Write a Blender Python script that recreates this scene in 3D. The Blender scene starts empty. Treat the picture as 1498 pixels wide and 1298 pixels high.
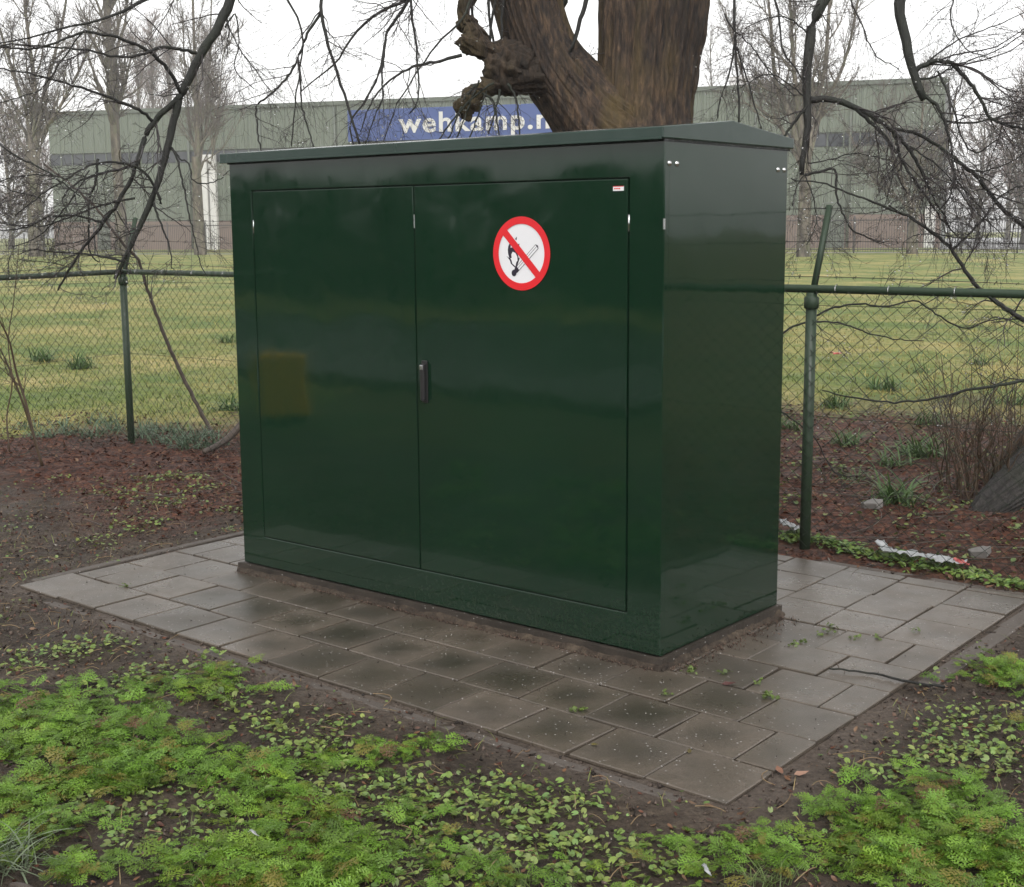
import bpy, math, random
import numpy as np
from mathutils import Matrix, Vector

R = math.radians
rng = np.random.default_rng(7)
random.seed(7)
SC = bpy.context.scene
COL = SC.collection

# ------------------------------------------------------------------ camera
CAM = np.array([1.98319, -3.47695, 1.73746])
FWD = np.array([-0.6203989, 0.7683717, -0.1571947])
RGT = np.array([0.7787367, 0.6273105, -0.0071228])
UPV = np.array([-0.0931369, 0.1268322, 0.9875419])
FPX = 1976.67
cam_d = bpy.data.cameras.new('camera'); cam = bpy.data.objects.new('camera', cam_d); COL.objects.link(cam)
cam_d.sensor_width = 36; cam_d.lens = FPX / 1498 * 36; cam_d.clip_start = 0.05; cam_d.clip_end = 3000
cam.matrix_world = Matrix(((RGT[0], UPV[0], -FWD[0], CAM[0]), (RGT[1], UPV[1], -FWD[1], CAM[1]),
                           (RGT[2], UPV[2], -FWD[2], CAM[2]), (0, 0, 0, 1)))
SC.camera = cam

# ------------------------------------------------------------------ world, sun, exposure
SUN_EL, SUN_ROT = 52, 140
world = bpy.data.worlds.new('World'); SC.world = world; world.use_nodes = True
wn = world.node_tree; wn.nodes.clear()
sky = wn.nodes.new('ShaderNodeTexSky'); sky.sky_type = 'NISHITA'; sky.sun_disc = False
sky.sun_elevation = R(SUN_EL); sky.sun_rotation = R(SUN_ROT); sky.dust_density = 1.3; sky.air_density = 1.0; sky.ozone_density = 1.0
hs = wn.nodes.new('ShaderNodeHueSaturation'); hs.inputs['Saturation'].default_value = 0.03
bg = wn.nodes.new('ShaderNodeBackground'); bg.inputs['Strength'].default_value = 0.13
wo = wn.nodes.new('ShaderNodeOutputWorld')
wn.links.new(sky.outputs[0], hs.inputs['Color']); wn.links.new(hs.outputs[0], bg.inputs['Color']); wn.links.new(bg.outputs[0], wo.inputs[0])
sd = bpy.data.lights.new('sun', 'SUN'); sd.energy = 0.5; sd.angle = R(35); sd.color = (1, 0.97, 0.93)
sun = bpy.data.objects.new('sun', sd); COL.objects.link(sun)
az = R(SUN_ROT)
sdir = Vector((math.sin(az) * math.cos(R(SUN_EL)), math.cos(az) * math.cos(R(SUN_EL)), math.sin(R(SUN_EL))))
sun.rotation_euler = sdir.to_track_quat('Z', 'Y').to_euler(); sun.location = (0, -6, 20)
SC.view_settings.view_transform = 'Standard'; SC.view_settings.look = 'None'
SC.view_settings.exposure = 1.2; SC.view_settings.gamma = 1.0
SC.cycles.use_denoising = True
SC.cycles.max_bounces = 6; SC.cycles.diffuse_bounces = 3; SC.cycles.glossy_bounces = 3
SC.cycles.transmission_bounces = 4; SC.cycles.transparent_max_bounces = 6; SC.cycles.volume_bounces = 1

# ------------------------------------------------------------------ helpers
def S(r, g, b):
    f = lambda c: (c / 255) / 12.92 if c / 255 <= 0.04045 else ((c / 255 + 0.055) / 1.055) ** 2.4
    return (f(r), f(g), f(b))

def at(px, py, depth):
    return CAM + depth * (FWD + RGT * (px - 749) / FPX - UPV * (py - 649) / FPX)

def gp(px, py, z=0.0):
    d = FWD + RGT * (px - 749) / FPX - UPV * (py - 649) / FPX
    return CAM + d * ((z - CAM[2]) / d[2])

def hashn(ix, iy, s):
    h = (ix.astype(np.int64) * 374761393 + iy.astype(np.int64) * 668265263 + s * 1442695041) & 0x7fffffff
    h = ((h ^ (h >> 13)) * 1274126177) & 0x7fffffff
    return ((h ^ (h >> 16)) & 0xffff) / 65535.0

def vnoise(x, y, s=0):
    x = np.asarray(x, float); y = np.asarray(y, float)
    ix = np.floor(x); iy = np.floor(y); fx = x - ix; fy = y - iy
    fx = fx * fx * (3 - 2 * fx); fy = fy * fy * (3 - 2 * fy)
    ix = ix.astype(np.int64); iy = iy.astype(np.int64)
    a = hashn(ix, iy, s); b = hashn(ix + 1, iy, s); c = hashn(ix, iy + 1, s); d = hashn(ix + 1, iy + 1, s)
    return (a * (1 - fx) + b * fx) * (1 - fy) + (c * (1 - fx) + d * fx) * fy

def fbm(x, y, s=0, o=4):
    v = 0; a = 0.5; t = 0
    for k in range(o):
        v = v + a * vnoise(x * 2 ** k + 17.3 * k, y * 2 ** k + 5.1 * k, s + k); t += a; a *= 0.5
    return v / t

def mesh_np(name, V, F, tint=None, smooth=False):
    """V (n,3); F (m,k) array of one polygon size, or list of such arrays"""
    me = bpy.data.meshes.new(name)
    V = np.ascontiguousarray(V, dtype=np.float32)
    Fs = F if isinstance(F, list) else [F]
    Fs = [np.asarray(f, dtype=np.int32) for f in Fs if len(f)]
    me.vertices.add(len(V)); me.vertices.foreach_set('co', V.ravel())
    nl = sum(f.size for f in Fs); npoly = sum(len(f) for f in Fs)
    me.loops.add(nl); me.loops.foreach_set('vertex_index', np.concatenate([f.ravel() for f in Fs]))
    me.polygons.add(npoly)
    st = []; k = 0
    for f in Fs:
        st.append(k + np.arange(len(f)) * f.shape[1]); k += f.size
    me.polygons.foreach_set('loop_start', np.concatenate(st).astype(np.int32))
    if smooth:
        me.polygons.foreach_set('use_smooth', np.ones(npoly, dtype=bool))
    me.update(calc_edges=True)
    if tint is not None:
        at_ = me.attributes.new('tint', 'FLOAT_COLOR', 'POINT')
        t = np.ones((len(V), 4), np.float32); t[:, :3] = tint
        at_.data.foreach_set('color', t.ravel())
    return me

def link(name, me, mat, parent=None, label=None, cat=None, group=None, kind=None, world=True):
    o = bpy.data.objects.new(name, me); COL.objects.link(o)
    if mat is not None and me is not None and len(me.materials) == 0:
        me.materials.append(mat)
    if parent is not None:
        o.parent = parent
        if world and parent.type == 'EMPTY':
            o.location = -parent.location
    if label: o['label'] = label
    if cat: o['category'] = cat
    if group: o['group'] = group
    if kind: o['kind'] = kind
    return o

def empty(name, loc, label, cat, group=None, rz=0.0):
    o = bpy.data.objects.new(name, None); COL.objects.link(o); o.empty_display_size = 0.1
    o.location = loc; o.rotation_euler = (0, 0, rz); o['label'] = label; o['category'] = cat
    if group: o['group'] = group
    return o

class MB:
    def __init__(s): s.v = []; s.f = []
    def box(s, x0, x1, y0, y1, z0, z1):
        n = len(s.v)
        s.v += [(x0, y0, z0), (x1, y0, z0), (x1, y1, z0), (x0, y1, z0), (x0, y0, z1), (x1, y0, z1), (x1, y1, z1), (x0, y1, z1)]
        s.f += [tuple(n + i for i in q) for q in ((0, 3, 2, 1), (4, 5, 6, 7), (0, 1, 5, 4), (1, 2, 6, 5), (2, 3, 7, 6), (3, 0, 4, 7))]
        return s
    def prism(s, poly, ax, a0, a1):
        n = len(s.v); k = len(poly)
        for a in (a0, a1):
            for p in poly:
                q = list(p); q.insert(ax, a); s.v.append(tuple(q))
        s.f.append(tuple(n + i for i in range(k))); s.f.append(tuple(n + k + i for i in reversed(range(k))))
        for i in range(k):
            j = (i + 1) % k; s.f.append((n + i, n + k + i, n + k + j, n + j))
        return s
    def ring(s, c, r0, r1, y, n=64):
        b = len(s.v)
        for i in range(n):
            t = 2 * math.pi * i / n
            s.v += [(c[0] + r0 * math.cos(t), y, c[1] + r0 * math.sin(t)), (c[0] + r1 * math.cos(t), y, c[1] + r1 * math.sin(t))]
        for i in range(n):
            j = (i + 1) % n; s.f.append((b + 2 * i, b + 2 * i + 1, b + 2 * j + 1, b + 2 * j))
        return s
    def poly(s, pts):
        n = len(s.v); s.v += [tuple(p) for p in pts]; s.f.append(tuple(range(n, n + len(pts)))); return s
    def mesh(s, name, bevel=0.0, seg=2, smooth=False):
        import bmesh
        me = bpy.data.meshes.new(name); me.from_pydata(s.v, [], s.f); me.update()
        bm = bmesh.new(); bm.from_mesh(me)
        bmesh.ops.recalc_face_normals(bm, faces=bm.faces)
        if bevel > 0:
            bmesh.ops.bevel(bm, geom=list(bm.edges), offset=bevel, segments=seg, affect='EDGES', profile=0.5)
        bm.to_mesh(me); bm.free()
        if smooth:
            for p in me.polygons: p.use_smooth = True
        return me

def polytubes(P, Rd, sides=4, caps=False):
    """P (N,K,3), Rd (N,K) -> V, F quads"""
    P = np.asarray(P, float); N, K, _ = P.shape
    T = np.gradient(P, axis=1); T /= np.linalg.norm(T, axis=2, keepdims=True) + 1e-9
    ref = np.where(np.abs(T[..., 2:3]) > 0.92, np.array([1.0, 0.05, 0]), np.array([0, 0, 1.0]))
    A = np.cross(T, ref); A /= np.linalg.norm(A, axis=2, keepdims=True) + 1e-9
    B = np.cross(T, A)
    th = np.arange(sides) * 2 * np.pi / sides
    V = P[:, :, None, :] + np.asarray(Rd)[:, :, None, None] * (A[:, :, None, :] * np.cos(th)[None, None, :, None] + B[:, :, None, :] * np.sin(th)[None, None, :, None])
    n = np.arange(N)[:, None, None] * K * sides; k = np.arange(K - 1)[None, :, None] * sides
    s = np.arange(sides)[None, None, :]; s2 = (s + 1) % sides
    F = np.stack([n + k + s, n + k + s2, n + k + sides + s2, n + k + sides + s], -1).reshape(-1, 4)
    Fs = [F]
    if caps:
        b = (np.arange(N)[:, None] * K * sides)
        Fs.append(b + np.arange(sides)[None, ::-1]); Fs.append(b + (K - 1) * sides + np.arange(sides)[None, :])
    return V.reshape(-1, 3), Fs

def tube_mesh(name, path, rad, sides=10, caps=True, smooth=True):
    path = np.asarray(path, float)[None]; rad = np.broadcast_to(np.asarray(rad, float), (path.shape[1],))[None]
    V, F = polytubes(path, rad, sides, caps)
    return mesh_np(name, V, F, smooth=smooth)

def smooth_path(pts, K):
    pts = np.asarray(pts, float); n = len(pts)
    d = np.concatenate([[0], np.cumsum(np.linalg.norm(np.diff(pts[:, :3], axis=0), axis=1))]); d /= d[-1]
    t = np.linspace(0, 1, K); out = np.zeros((K, pts.shape[1]))
    ext = np.vstack([2 * pts[0] - pts[1], pts, 2 * pts[-1] - pts[-2]])
    idx = np.clip(np.searchsorted(d, t, side='right') - 1, 0, n - 2)
    u = ((t - d[idx]) / (d[idx + 1] - d[idx] + 1e-9))[:, None]
    p0, p1, p2, p3 = ext[idx], ext[idx + 1], ext[idx + 2], ext[idx + 3]
    return 0.5 * (2 * p1 + (p2 - p0) * u + (2 * p0 - 5 * p1 + 4 * p2 - p3) * u ** 2 + (-p0 + 3 * p1 - 3 * p2 + p3) * u ** 3)

def nrm(a): return a / (np.linalg.norm(a, axis=-1, keepdims=True) + 1e-9)

def grow(P, Rd, n, length, ang, rr, trop, wob, K=6, t0=0.15, t1=1.0, tip=0.35, rmin=0.0):
    """children polylines from parents P (N,K0,3)"""
    N, K0, _ = P.shape; M = N * n
    t = rng.uniform(t0, t1, (N, n)) * (K0 - 1) * 0.999
    i = t.astype(int); u = (t - i)[..., None]
    ar = np.arange(N)[:, None]
    base = P[ar, i] * (1 - u) + P[ar, i + 1] * u
    tan = nrm(P[ar, i + 1] - P[ar, i])
    r0 = (Rd[ar, i] * (1 - u[..., 0]) + Rd[ar, i + 1] * u[..., 0]) * rr
    base = base.reshape(M, 3); tan = tan.reshape(M, 3); r0 = np.maximum(r0.reshape(M), rmin)
    rv = nrm(rng.normal(size=(M, 3))); perp = nrm(np.cross(tan, rv))
    a = rng.uniform(ang[0], ang[1], (M, 1))
    d = nrm(tan * np.cos(a) + perp * np.sin(a))
    L = rng.uniform(length[0], length[1], M) * (1.1 - 0.5 * t.reshape(M) / (K0 - 1))
    step = (L / (K - 1))[:, None]
    pts = [base]
    for k in range(K - 1):
        d = nrm(d + np.array([0, 0, trop]) / (K - 1) + rng.normal(size=(M, 3)) * wob)
        pts.append(pts[-1] + d * step)
    Pn = np.stack(pts, 1)
    Rn = r0[:, None] * np.linspace(1, tip, K)[None]
    Rn = np.maximum(Rn, rmin * 0.6)
    return Pn, Rn

def join_vf(parts):
    Vs = []; Fs = {}; n = 0
    for V, F in parts:
        for f in (F if isinstance(F, list) else [F]):
            Fs.setdefault(f.shape[1], []).append(f + n)
        Vs.append(V); n += len(V)
    return np.concatenate(Vs), [np.concatenate(v) for v in Fs.values()]

# ------------------------------------------------------------------ materials
def mat_new(name):
    m = bpy.data.materials.new(name); m.use_nodes = True
    nt = m.node_tree; b = nt.nodes['Principled BSDF']
    return m, nt, b

def node(nt, t, **kw):
    n = nt.nodes.new(t)
    for k, v in kw.items():
        if k in n.inputs: n.inputs[k].default_value = v
        else: setattr(n, k, v)
    return n

def noise(nt, vec, scale, detail=4, rough=0.6, dist=0.0):
    n = node(nt, 'ShaderNodeTexNoise', Scale=scale, Detail=detail, Roughness=rough, Distortion=dist)
    if vec is not None: nt.links.new(vec, n.inputs['Vector'])
    return n

def ramp(nt, fac, stops):
    r = nt.nodes.new('ShaderNodeValToRGB'); e = r.color_ramp.elements
    while len(e) < len(stops): e.new(0.5)
    for k, (p, c) in enumerate(stops):
        e[k].position = p
        e[k].color = (c, c, c, 1) if not hasattr(c, '__len__') else (*c[:3], 1)
    nt.links.new(fac, r.inputs[0]); return r

def mix(nt, fac, a, b, mode='MIX'):
    m = nt.nodes.new('ShaderNodeMix'); m.data_type = 'RGBA'; m.blend_type = mode
    for sock, v in ((m.inputs[0], fac), (m.inputs[6], a), (m.inputs[7], b)):
        if hasattr(v, 'is_linked') or hasattr(v, 'links'): nt.links.new(v, sock)
        elif hasattr(v, '__len__'): sock.default_value = (*v[:3], 1)
        else: sock.default_value = v
    return m.outputs[2]

def bump(nt, b, h, strength=0.3, dist=0.01, prev=None):
    n = node(nt, 'ShaderNodeBump', Strength=strength, Distance=dist)
    nt.links.new(h, n.inputs['Height'])
    if prev is not None: nt.links.new(prev, n.inputs['Normal'])
    nt.links.new(n.outputs[0], b.inputs['Normal']); return n.outputs[0]

def coords(nt, kind='Object', scale=None):
    tc = nt.nodes.new('ShaderNodeTexCoord'); v = tc.outputs[kind]
    if scale is not None:
        mp = nt.nodes.new('ShaderNodeMapping'); mp.inputs['Scale'].default_value = scale
        nt.links.new(v, mp.inputs['Vector']); v = mp.outputs[0]
    return v

def geo_pos(nt, scale=None):
    g = nt.nodes.new('ShaderNodeNewGeometry'); v = g.outputs['Position']
    if scale is not None:
        mp = nt.nodes.new('ShaderNodeMapping'); mp.inputs['Scale'].default_value = scale
        nt.links.new(v, mp.inputs['Vector']); v = mp.outputs[0]
    return v

def simple(name, c0, c1=None, scale=8, rough=0.6, metal=0.0, bstr=0.0, bscale=60, spec=0.5, stretch=None):
    m, nt, b = mat_new(name)
    v = geo_pos(nt, stretch)
    if c1 is None: c1 = tuple(x * 0.75 for x in c0)
    n = noise(nt, v, scale, 5)
    r = ramp(nt, n.outputs[0], [(0.3, c0), (0.7, c1)])
    nt.links.new(r.outputs[0], b.inputs['Base Color'])
    b.inputs['Roughness'].default_value = rough; b.inputs['Metallic'].default_value = metal
    b.inputs['Specular IOR Level'].default_value = spec
    if bstr > 0:
        n2 = noise(nt, v, bscale, 4); bump(nt, b, n2.outputs[0], bstr, 0.01)
    return m

M = {}
# green lacquer with a slight orange-peel and rain specks
def paint(name, c, rough=0.1, wave=0.02, drops=0.25, dirt=False):
    m, nt, b = mat_new(name); v = geo_pos(nt)
    n = noise(nt, v, 1.3, 3)
    r = ramp(nt, n.outputs[0], [(0.3, c), (0.7, tuple(x * 0.85 for x in c))])
    col = r.outputs[0]
    if dirt:
        sx_ = nt.nodes.new('ShaderNodeSeparateXYZ'); nt.links.new(v, sx_.inputs[0])
        zz = node(nt, 'ShaderNodeMapRange'); zz.inputs[1].default_value = 0.36; zz.inputs[2].default_value = 0.04; nt.links.new(sx_.outputs[2], zz.inputs[0])
        sp_ = ramp(nt, noise(nt, v, 70, 5, 0.7).outputs[0], [(0.45, 0.0), (0.68, 1.0)])
        dk = mix(nt, 1.0, sp_.outputs[0], zz.outputs[0], 'MULTIPLY')
        dk2 = node(nt, 'ShaderNodeMath', operation='MULTIPLY'); dk2.inputs[1].default_value = 0.35; nt.links.new(dk, dk2.inputs[0])
        col = mix(nt, dk2.outputs[0], col, (0.05, 0.04, 0.03))
        stk_ = ramp(nt, noise(nt, geo_pos(nt, (14, 14, 0.35)), 3, 5, 0.65).outputs[0], [(0.52, (1, 1, 1)), (0.78, (1.16, 1.14, 1.14))])
        col = mix(nt, 1.0, col, stk_.outputs[0], 'MULTIPLY')
    nt.links.new(col, b.inputs['Base Color'])
    n3 = noise(nt, geo_pos(nt, (3, 3, 0.6)), 6, 5)
    rr = ramp(nt, n3.outputs[0], [(0.3, rough * 0.7), (0.75, rough * 1.8)])
    nt.links.new(rr.outputs[0], b.inputs['Roughness'])
    b.inputs['Specular IOR Level'].default_value = 0.5
    w = noise(nt, v, 1.8, 2); p = bump(nt, b, w.outputs[0], wave, 0.25)
    vo = node(nt, 'ShaderNodeTexVoronoi', Scale=75.0); nt.links.new(v, vo.inputs['Vector'])
    vr = ramp(nt, vo.outputs['Distance'], [(0.0, 1.0), (0.16, 0.0)])
    dm = noise(nt, v, 3.0, 3); dr = ramp(nt, dm.outputs[0], [(0.5, 0.0), (0.7, 1.0)])
    mu = mix(nt, 1.0, vr.outputs[0], dr.outputs[0], 'MULTIPLY')
    bump(nt, b, mu, drops, 0.002, p)
    return m
M['paint'] = paint('dark_green_lacquer', (0.0056, 0.0250, 0.0118), 0.05, 0.013, 0.2, True)
M['paint_roof'] = paint('roof_green_lacquer', (0.012, 0.034, 0.024), 0.16, 0.008, 0.3)
M['fence_green'] = paint('fence_green', (0.024, 0.046, 0.023), 0.45, 0.0, 0.2)
M['wire'] = simple('green_wire', (0.014, 0.026, 0.014), (0.022, 0.028, 0.017), 20, 0.5)
M['barb'] = simple('barbed_wire', (0.06, 0.055, 0.055), None, 20, 0.5, 0.6)
M['dark_core'] = simple('cabinet_dark_gap', (0.004, 0.006, 0.005), None, 5, 0.7)
M['steel'] = simple('steel', (0.7, 0.7, 0.7), (0.55, 0.55, 0.55), 50, 0.22, 1.0)
M['black_plastic'] = simple('black_plastic', (0.022, 0.021, 0.022), None, 30, 0.35)
M['sign_red'] = simple('sign_red', (0.75, 0.012, 0.02), (0.7, 0.012, 0.02), 3, 0.35)
M['sign_white'] = simple('sign_white', (0.82, 0.81, 0.83), (0.79, 0.78, 0.8), 3, 0.35)
M['sign_black'] = simple('sign_black', (0.02, 0.012, 0.03), None, 3, 0.4)

def concrete(name, c0, c1, wet=0.5, tilelike=False):
    m, nt, b = mat_new(name); v = geo_pos(nt)
    oi = nt.nodes.new('ShaderNodeObjectInfo')
    n = noise(nt, v, 7, 6, 0.65); r = ramp(nt, n.outputs[0], [(0.28, c0), (0.72, c1)])
    col = r.outputs[0]
    if tilelike:
        # every slab has its own cast; the wet, algae-darkened middle and the paler dry rim follow the slab
        tv = mix(nt, 1.0, col, ramp(nt, oi.outputs['Random'], [(0, (0.84, 0.83, 0.82)), (0.5, (1, 0.99, 0.97)), (1, (1.14, 1.12, 1.12))]).outputs[0], 'MULTIPLY')
        tc = nt.nodes.new('ShaderNodeTexCoord')
        g = tc.outputs['Generated']; sp = nt.nodes.new('ShaderNodeSeparateXYZ'); nt.links.new(g, sp.inputs[0])
        def edge(s):
            a = node(nt, 'ShaderNodeMath', operation='SUBTRACT'); nt.links.new(s, a.inputs[0]); a.inputs[1].default_value = 0.5
            a2 = node(nt, 'ShaderNodeMath', operation='ABSOLUTE'); nt.links.new(a.outputs[0], a2.inputs[0]); return a2.outputs[0]
        mx = node(nt, 'ShaderNodeMath', operation='SMOOTH_MAX'); mx.inputs[2].default_value = 0.2
        nt.links.new(edge(sp.outputs[0]), mx.inputs[0]); nt.links.new(edge(sp.outputs[1]), mx.inputs[1])
        nz = noise(nt, v, 5, 4); ad = node(nt, 'ShaderNodeMath', operation='MULTIPLY_ADD'); ad.inputs[1].default_value = 0.42
        nt.links.new(nz.outputs[0], ad.inputs[0]); nt.links.new(mx.outputs[0], ad.inputs[2])
        ad3 = node(nt, 'ShaderNodeMath', operation='MULTIPLY_ADD'); ad3.inputs[1].default_value = 0.22
        nt.links.new(oi.outputs['Random'], ad3.inputs[0]); nt.links.new(ad.outputs[0], ad3.inputs[2])
        damp = ramp(nt, ad3.outputs[0], [(0.40, 1.0), (0.52, 0.75), (0.76, 0.0)])
        at_ = node(nt, 'ShaderNodeAttribute', attribute_name='damp', attribute_type='OBJECT')
        dm = node(nt, 'ShaderNodeMath', operation='MULTIPLY'); nt.links.new(damp.outputs[0], dm.inputs[0]); nt.links.new(at_.outputs['Fac'], dm.inputs[1])
        col = mix(nt, dm.outputs[0], tv, (0.034, 0.030, 0.019))
        gz = ramp(nt, noise(nt, v, 11, 6, 0.7).outputs[0], [(0.5, 0.0), (0.72, 0.55)])
        col = mix(nt, gz.outputs[0], col, (0.062, 0.055, 0.036))
        ez = node(nt, 'ShaderNodeMath', operation='MULTIPLY_ADD'); ez.inputs[1].default_value = 0.16; nt.links.new(noise(nt, v, 24, 5).outputs[0], ez.inputs[0]); nt.links.new(mx.outputs[0], ez.inputs[2])
        er = ramp(nt, ez.outputs[0], [(0.585, 0.0), (0.62, 0.7)]); col = mix(nt, er.outputs[0], col, (0.03, 0.024, 0.018))
        st = ramp(nt, noise(nt, v, 2.3, 5).outputs[0], [(0.45, 0.0), (0.7, 0.45)])
        col = mix(nt, st.outputs[0], col, (0.055, 0.05, 0.044))
    # pale aggregate and blown grit
    vo = node(nt, 'ShaderNodeTexVoronoi', Scale=62.0); nt.links.new(v, vo.inputs['Vector'])
    vr = ramp(nt, vo.outputs['Distance'], [(0.16, 1.0), (0.24, 0.0)])
    sel = ramp(nt, vo.outputs['Color'], [(0.74, 0.0), (0.78, 1.0)])
    mk = mix(nt, 1.0, vr.outputs[0], sel.outputs[0], 'MULTIPLY')
    col = mix(nt, mk, col, (0.34, 0.32, 0.30))
    fine = ramp(nt, noise(nt, v, 160, 3).outputs[0], [(0.3, (0.8, 0.8, 0.8)), (0.7, (1.2, 1.2, 1.2))])
    col = mix(nt, 1.0, col, fine.outputs[0], 'MULTIPLY')
    nt.links.new(col, b.inputs['Base Color'])
    wr = ramp(nt, noise(nt, v, 2.2, 4).outputs[0], [(0.35, 0.22 if tilelike else 0.6), (0.7, 0.46 if tilelike else 0.8)])
    nt.links.new(wr.outputs[0], b.inputs['Roughness'])
    b.inputs['Specular IOR Level'].default_value = 0.55 if tilelike else 0.4
    h = noise(nt, v, 130, 5, 0.7); bump(nt, b, h.outputs[0], 0.28 if tilelike else 0.6, 0.004)
    return m
M['slab'] = concrete('paving_slab', (0.092, 0.075, 0.058), (0.130, 0.107, 0.085), tilelike=True)
M['kerb'] = concrete('edging_concrete', (0.075, 0.062, 0.052), (0.12, 0.102, 0.088))
M['plinth'] = concrete('plinth_concrete', (0.02, 0.016, 0.012), (0.055, 0.043, 0.033))

def leafmat(name, rough=0.45, trans=0.25, spec=0.5):
    m, nt, b = mat_new(name)
    a = node(nt, 'ShaderNodeAttribute', attribute_name='tint')
    n = noise(nt, geo_pos(nt), 45, 3); r = ramp(nt, n.outputs[0], [(0.3, (0.82, 0.82, 0.82)), (0.7, (1.15, 1.15, 1.15))])
    c = mix(nt, 1.0, a.outputs['Color'], r.outputs[0], 'MULTIPLY')
    nt.links.new(c, b.inputs['Base Color']); b.inputs['Roughness'].default_value = rough
    b.inputs['Specular IOR Level'].default_value = spec
    if trans > 0:
        tr = nt.nodes.new('ShaderNodeBsdfTranslucent'); nt.links.new(c, tr.inputs['Color'])
        ms = nt.nodes.new('ShaderNodeMixShader'); ms.inputs[0].default_value = trans
        nt.links.new(b.outputs[0], ms.inputs[1]); nt.links.new(tr.outputs[0], ms.inputs[2])
        nt.links.new(ms.outputs[0], nt.nodes['Material Output'].inputs['Surface'])
    return m
M['leaf'] = leafmat('green_leaf')
M['litter'] = leafmat('dead_leaf', 0.5, 0.1, 0.4)
M['grit'] = leafmat('soil_crumb', 0.7, 0.0, 0.3)

def bark(name, dark, mid, light, moss=None, rough=0.75, scale=1.0, bs=0.9):
    m, nt, b = mat_new(name)
    v = geo_pos(nt, (scale, scale, scale * 0.22))
    n = noise(nt, v, 22, 8, 0.65, 0.4)
    r = ramp(nt, n.outputs[0], [(0.34, dark), (0.5, mid), (0.68, light)])
    col = r.outputs[0]
    v2 = geo_pos(nt, (1, 1, 0.3))
    big = ramp(nt, noise(nt, v2, 2.6, 4).outputs[0], [(0.38, (0.5, 0.47, 0.45)), (0.62, (1.25, 1.2, 1.12))])
    col = mix(nt, 1.0, col, big.outputs[0], 'MULTIPLY')
    if moss:
        mm = ramp(nt, noise(nt, v2, 3.1, 5).outputs[0], [(0.5, 0.0), (0.66, 0.75)])
        col = mix(nt, mm.outputs[0], col, moss)
    nt.links.new(col, b.inputs['Base Color']); b.inputs['Roughness'].default_value = rough
    bump(nt, b, n.outputs[0], bs, 0.03)
    return m
M['bark_big'] = bark('fissured_bark', (0.008, 0.005, 0.004), (0.046, 0.030, 0.020), (0.13, 0.084, 0.05), (0.10, 0.068, 0.02), 0.75, 1.5, 1.0)
M['bark_branch'] = bark('wet_branch_bark', (0.005, 0.005, 0.0045), (0.012, 0.012, 0.010), (0.024, 0.024, 0.018), (0.018, 0.025, 0.012), 0.6, 4, 0.5)
M['bark_twig'] = simple('twig_bark', (0.02, 0.015, 0.015), (0.036, 0.027, 0.026), 15, 0.35)
M['bark_burl'] = bark('burl_bark', (0.012, 0.008, 0.005), (0.045, 0.031, 0.019), (0.095, 0.064, 0.04), (0.08, 0.06, 0.022), 0.8, 1.6, 1.0)
M['bark_root'] = bark('grey_root_bark', (0.012, 0.010, 0.009), (0.03, 0.027, 0.025), (0.065, 0.06, 0.055), (0.03, 0.034, 0.018), 0.6, 2.0, 1.0)
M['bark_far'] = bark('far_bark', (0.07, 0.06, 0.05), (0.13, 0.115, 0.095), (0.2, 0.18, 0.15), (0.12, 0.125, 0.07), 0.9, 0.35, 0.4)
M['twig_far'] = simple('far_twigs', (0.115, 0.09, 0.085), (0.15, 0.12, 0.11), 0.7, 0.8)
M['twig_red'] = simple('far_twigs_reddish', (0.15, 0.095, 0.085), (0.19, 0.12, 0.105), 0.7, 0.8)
M['shoot'] = simple('shrub_shoot', (0.10, 0.062, 0.032), (0.06, 0.04, 0.026), 12, 0.5)
M['stick'] = simple('dead_stick', (0.055, 0.04, 0.033), (0.1, 0.075, 0.058), 12, 0.6)
M['straw'] = simple('dry_stem', (0.30, 0.21, 0.11), (0.12, 0.075, 0.04), 14, 0.6)

m, nt, b = mat_new('water_drop'); b.inputs['Transmission Weight'].default_value = 1.0; b.inputs['IOR'].default_value = 1.33
b.inputs['Roughness'].default_value = 0.0
dn = noise(nt, geo_pos(nt), 30); nt.links.new(ramp(nt, dn.outputs[0], [(0, (0.95, 0.97, 1)), (1, (1, 1, 1))]).outputs[0], b.inputs['Base Color'])
M['drop'] = m

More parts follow.
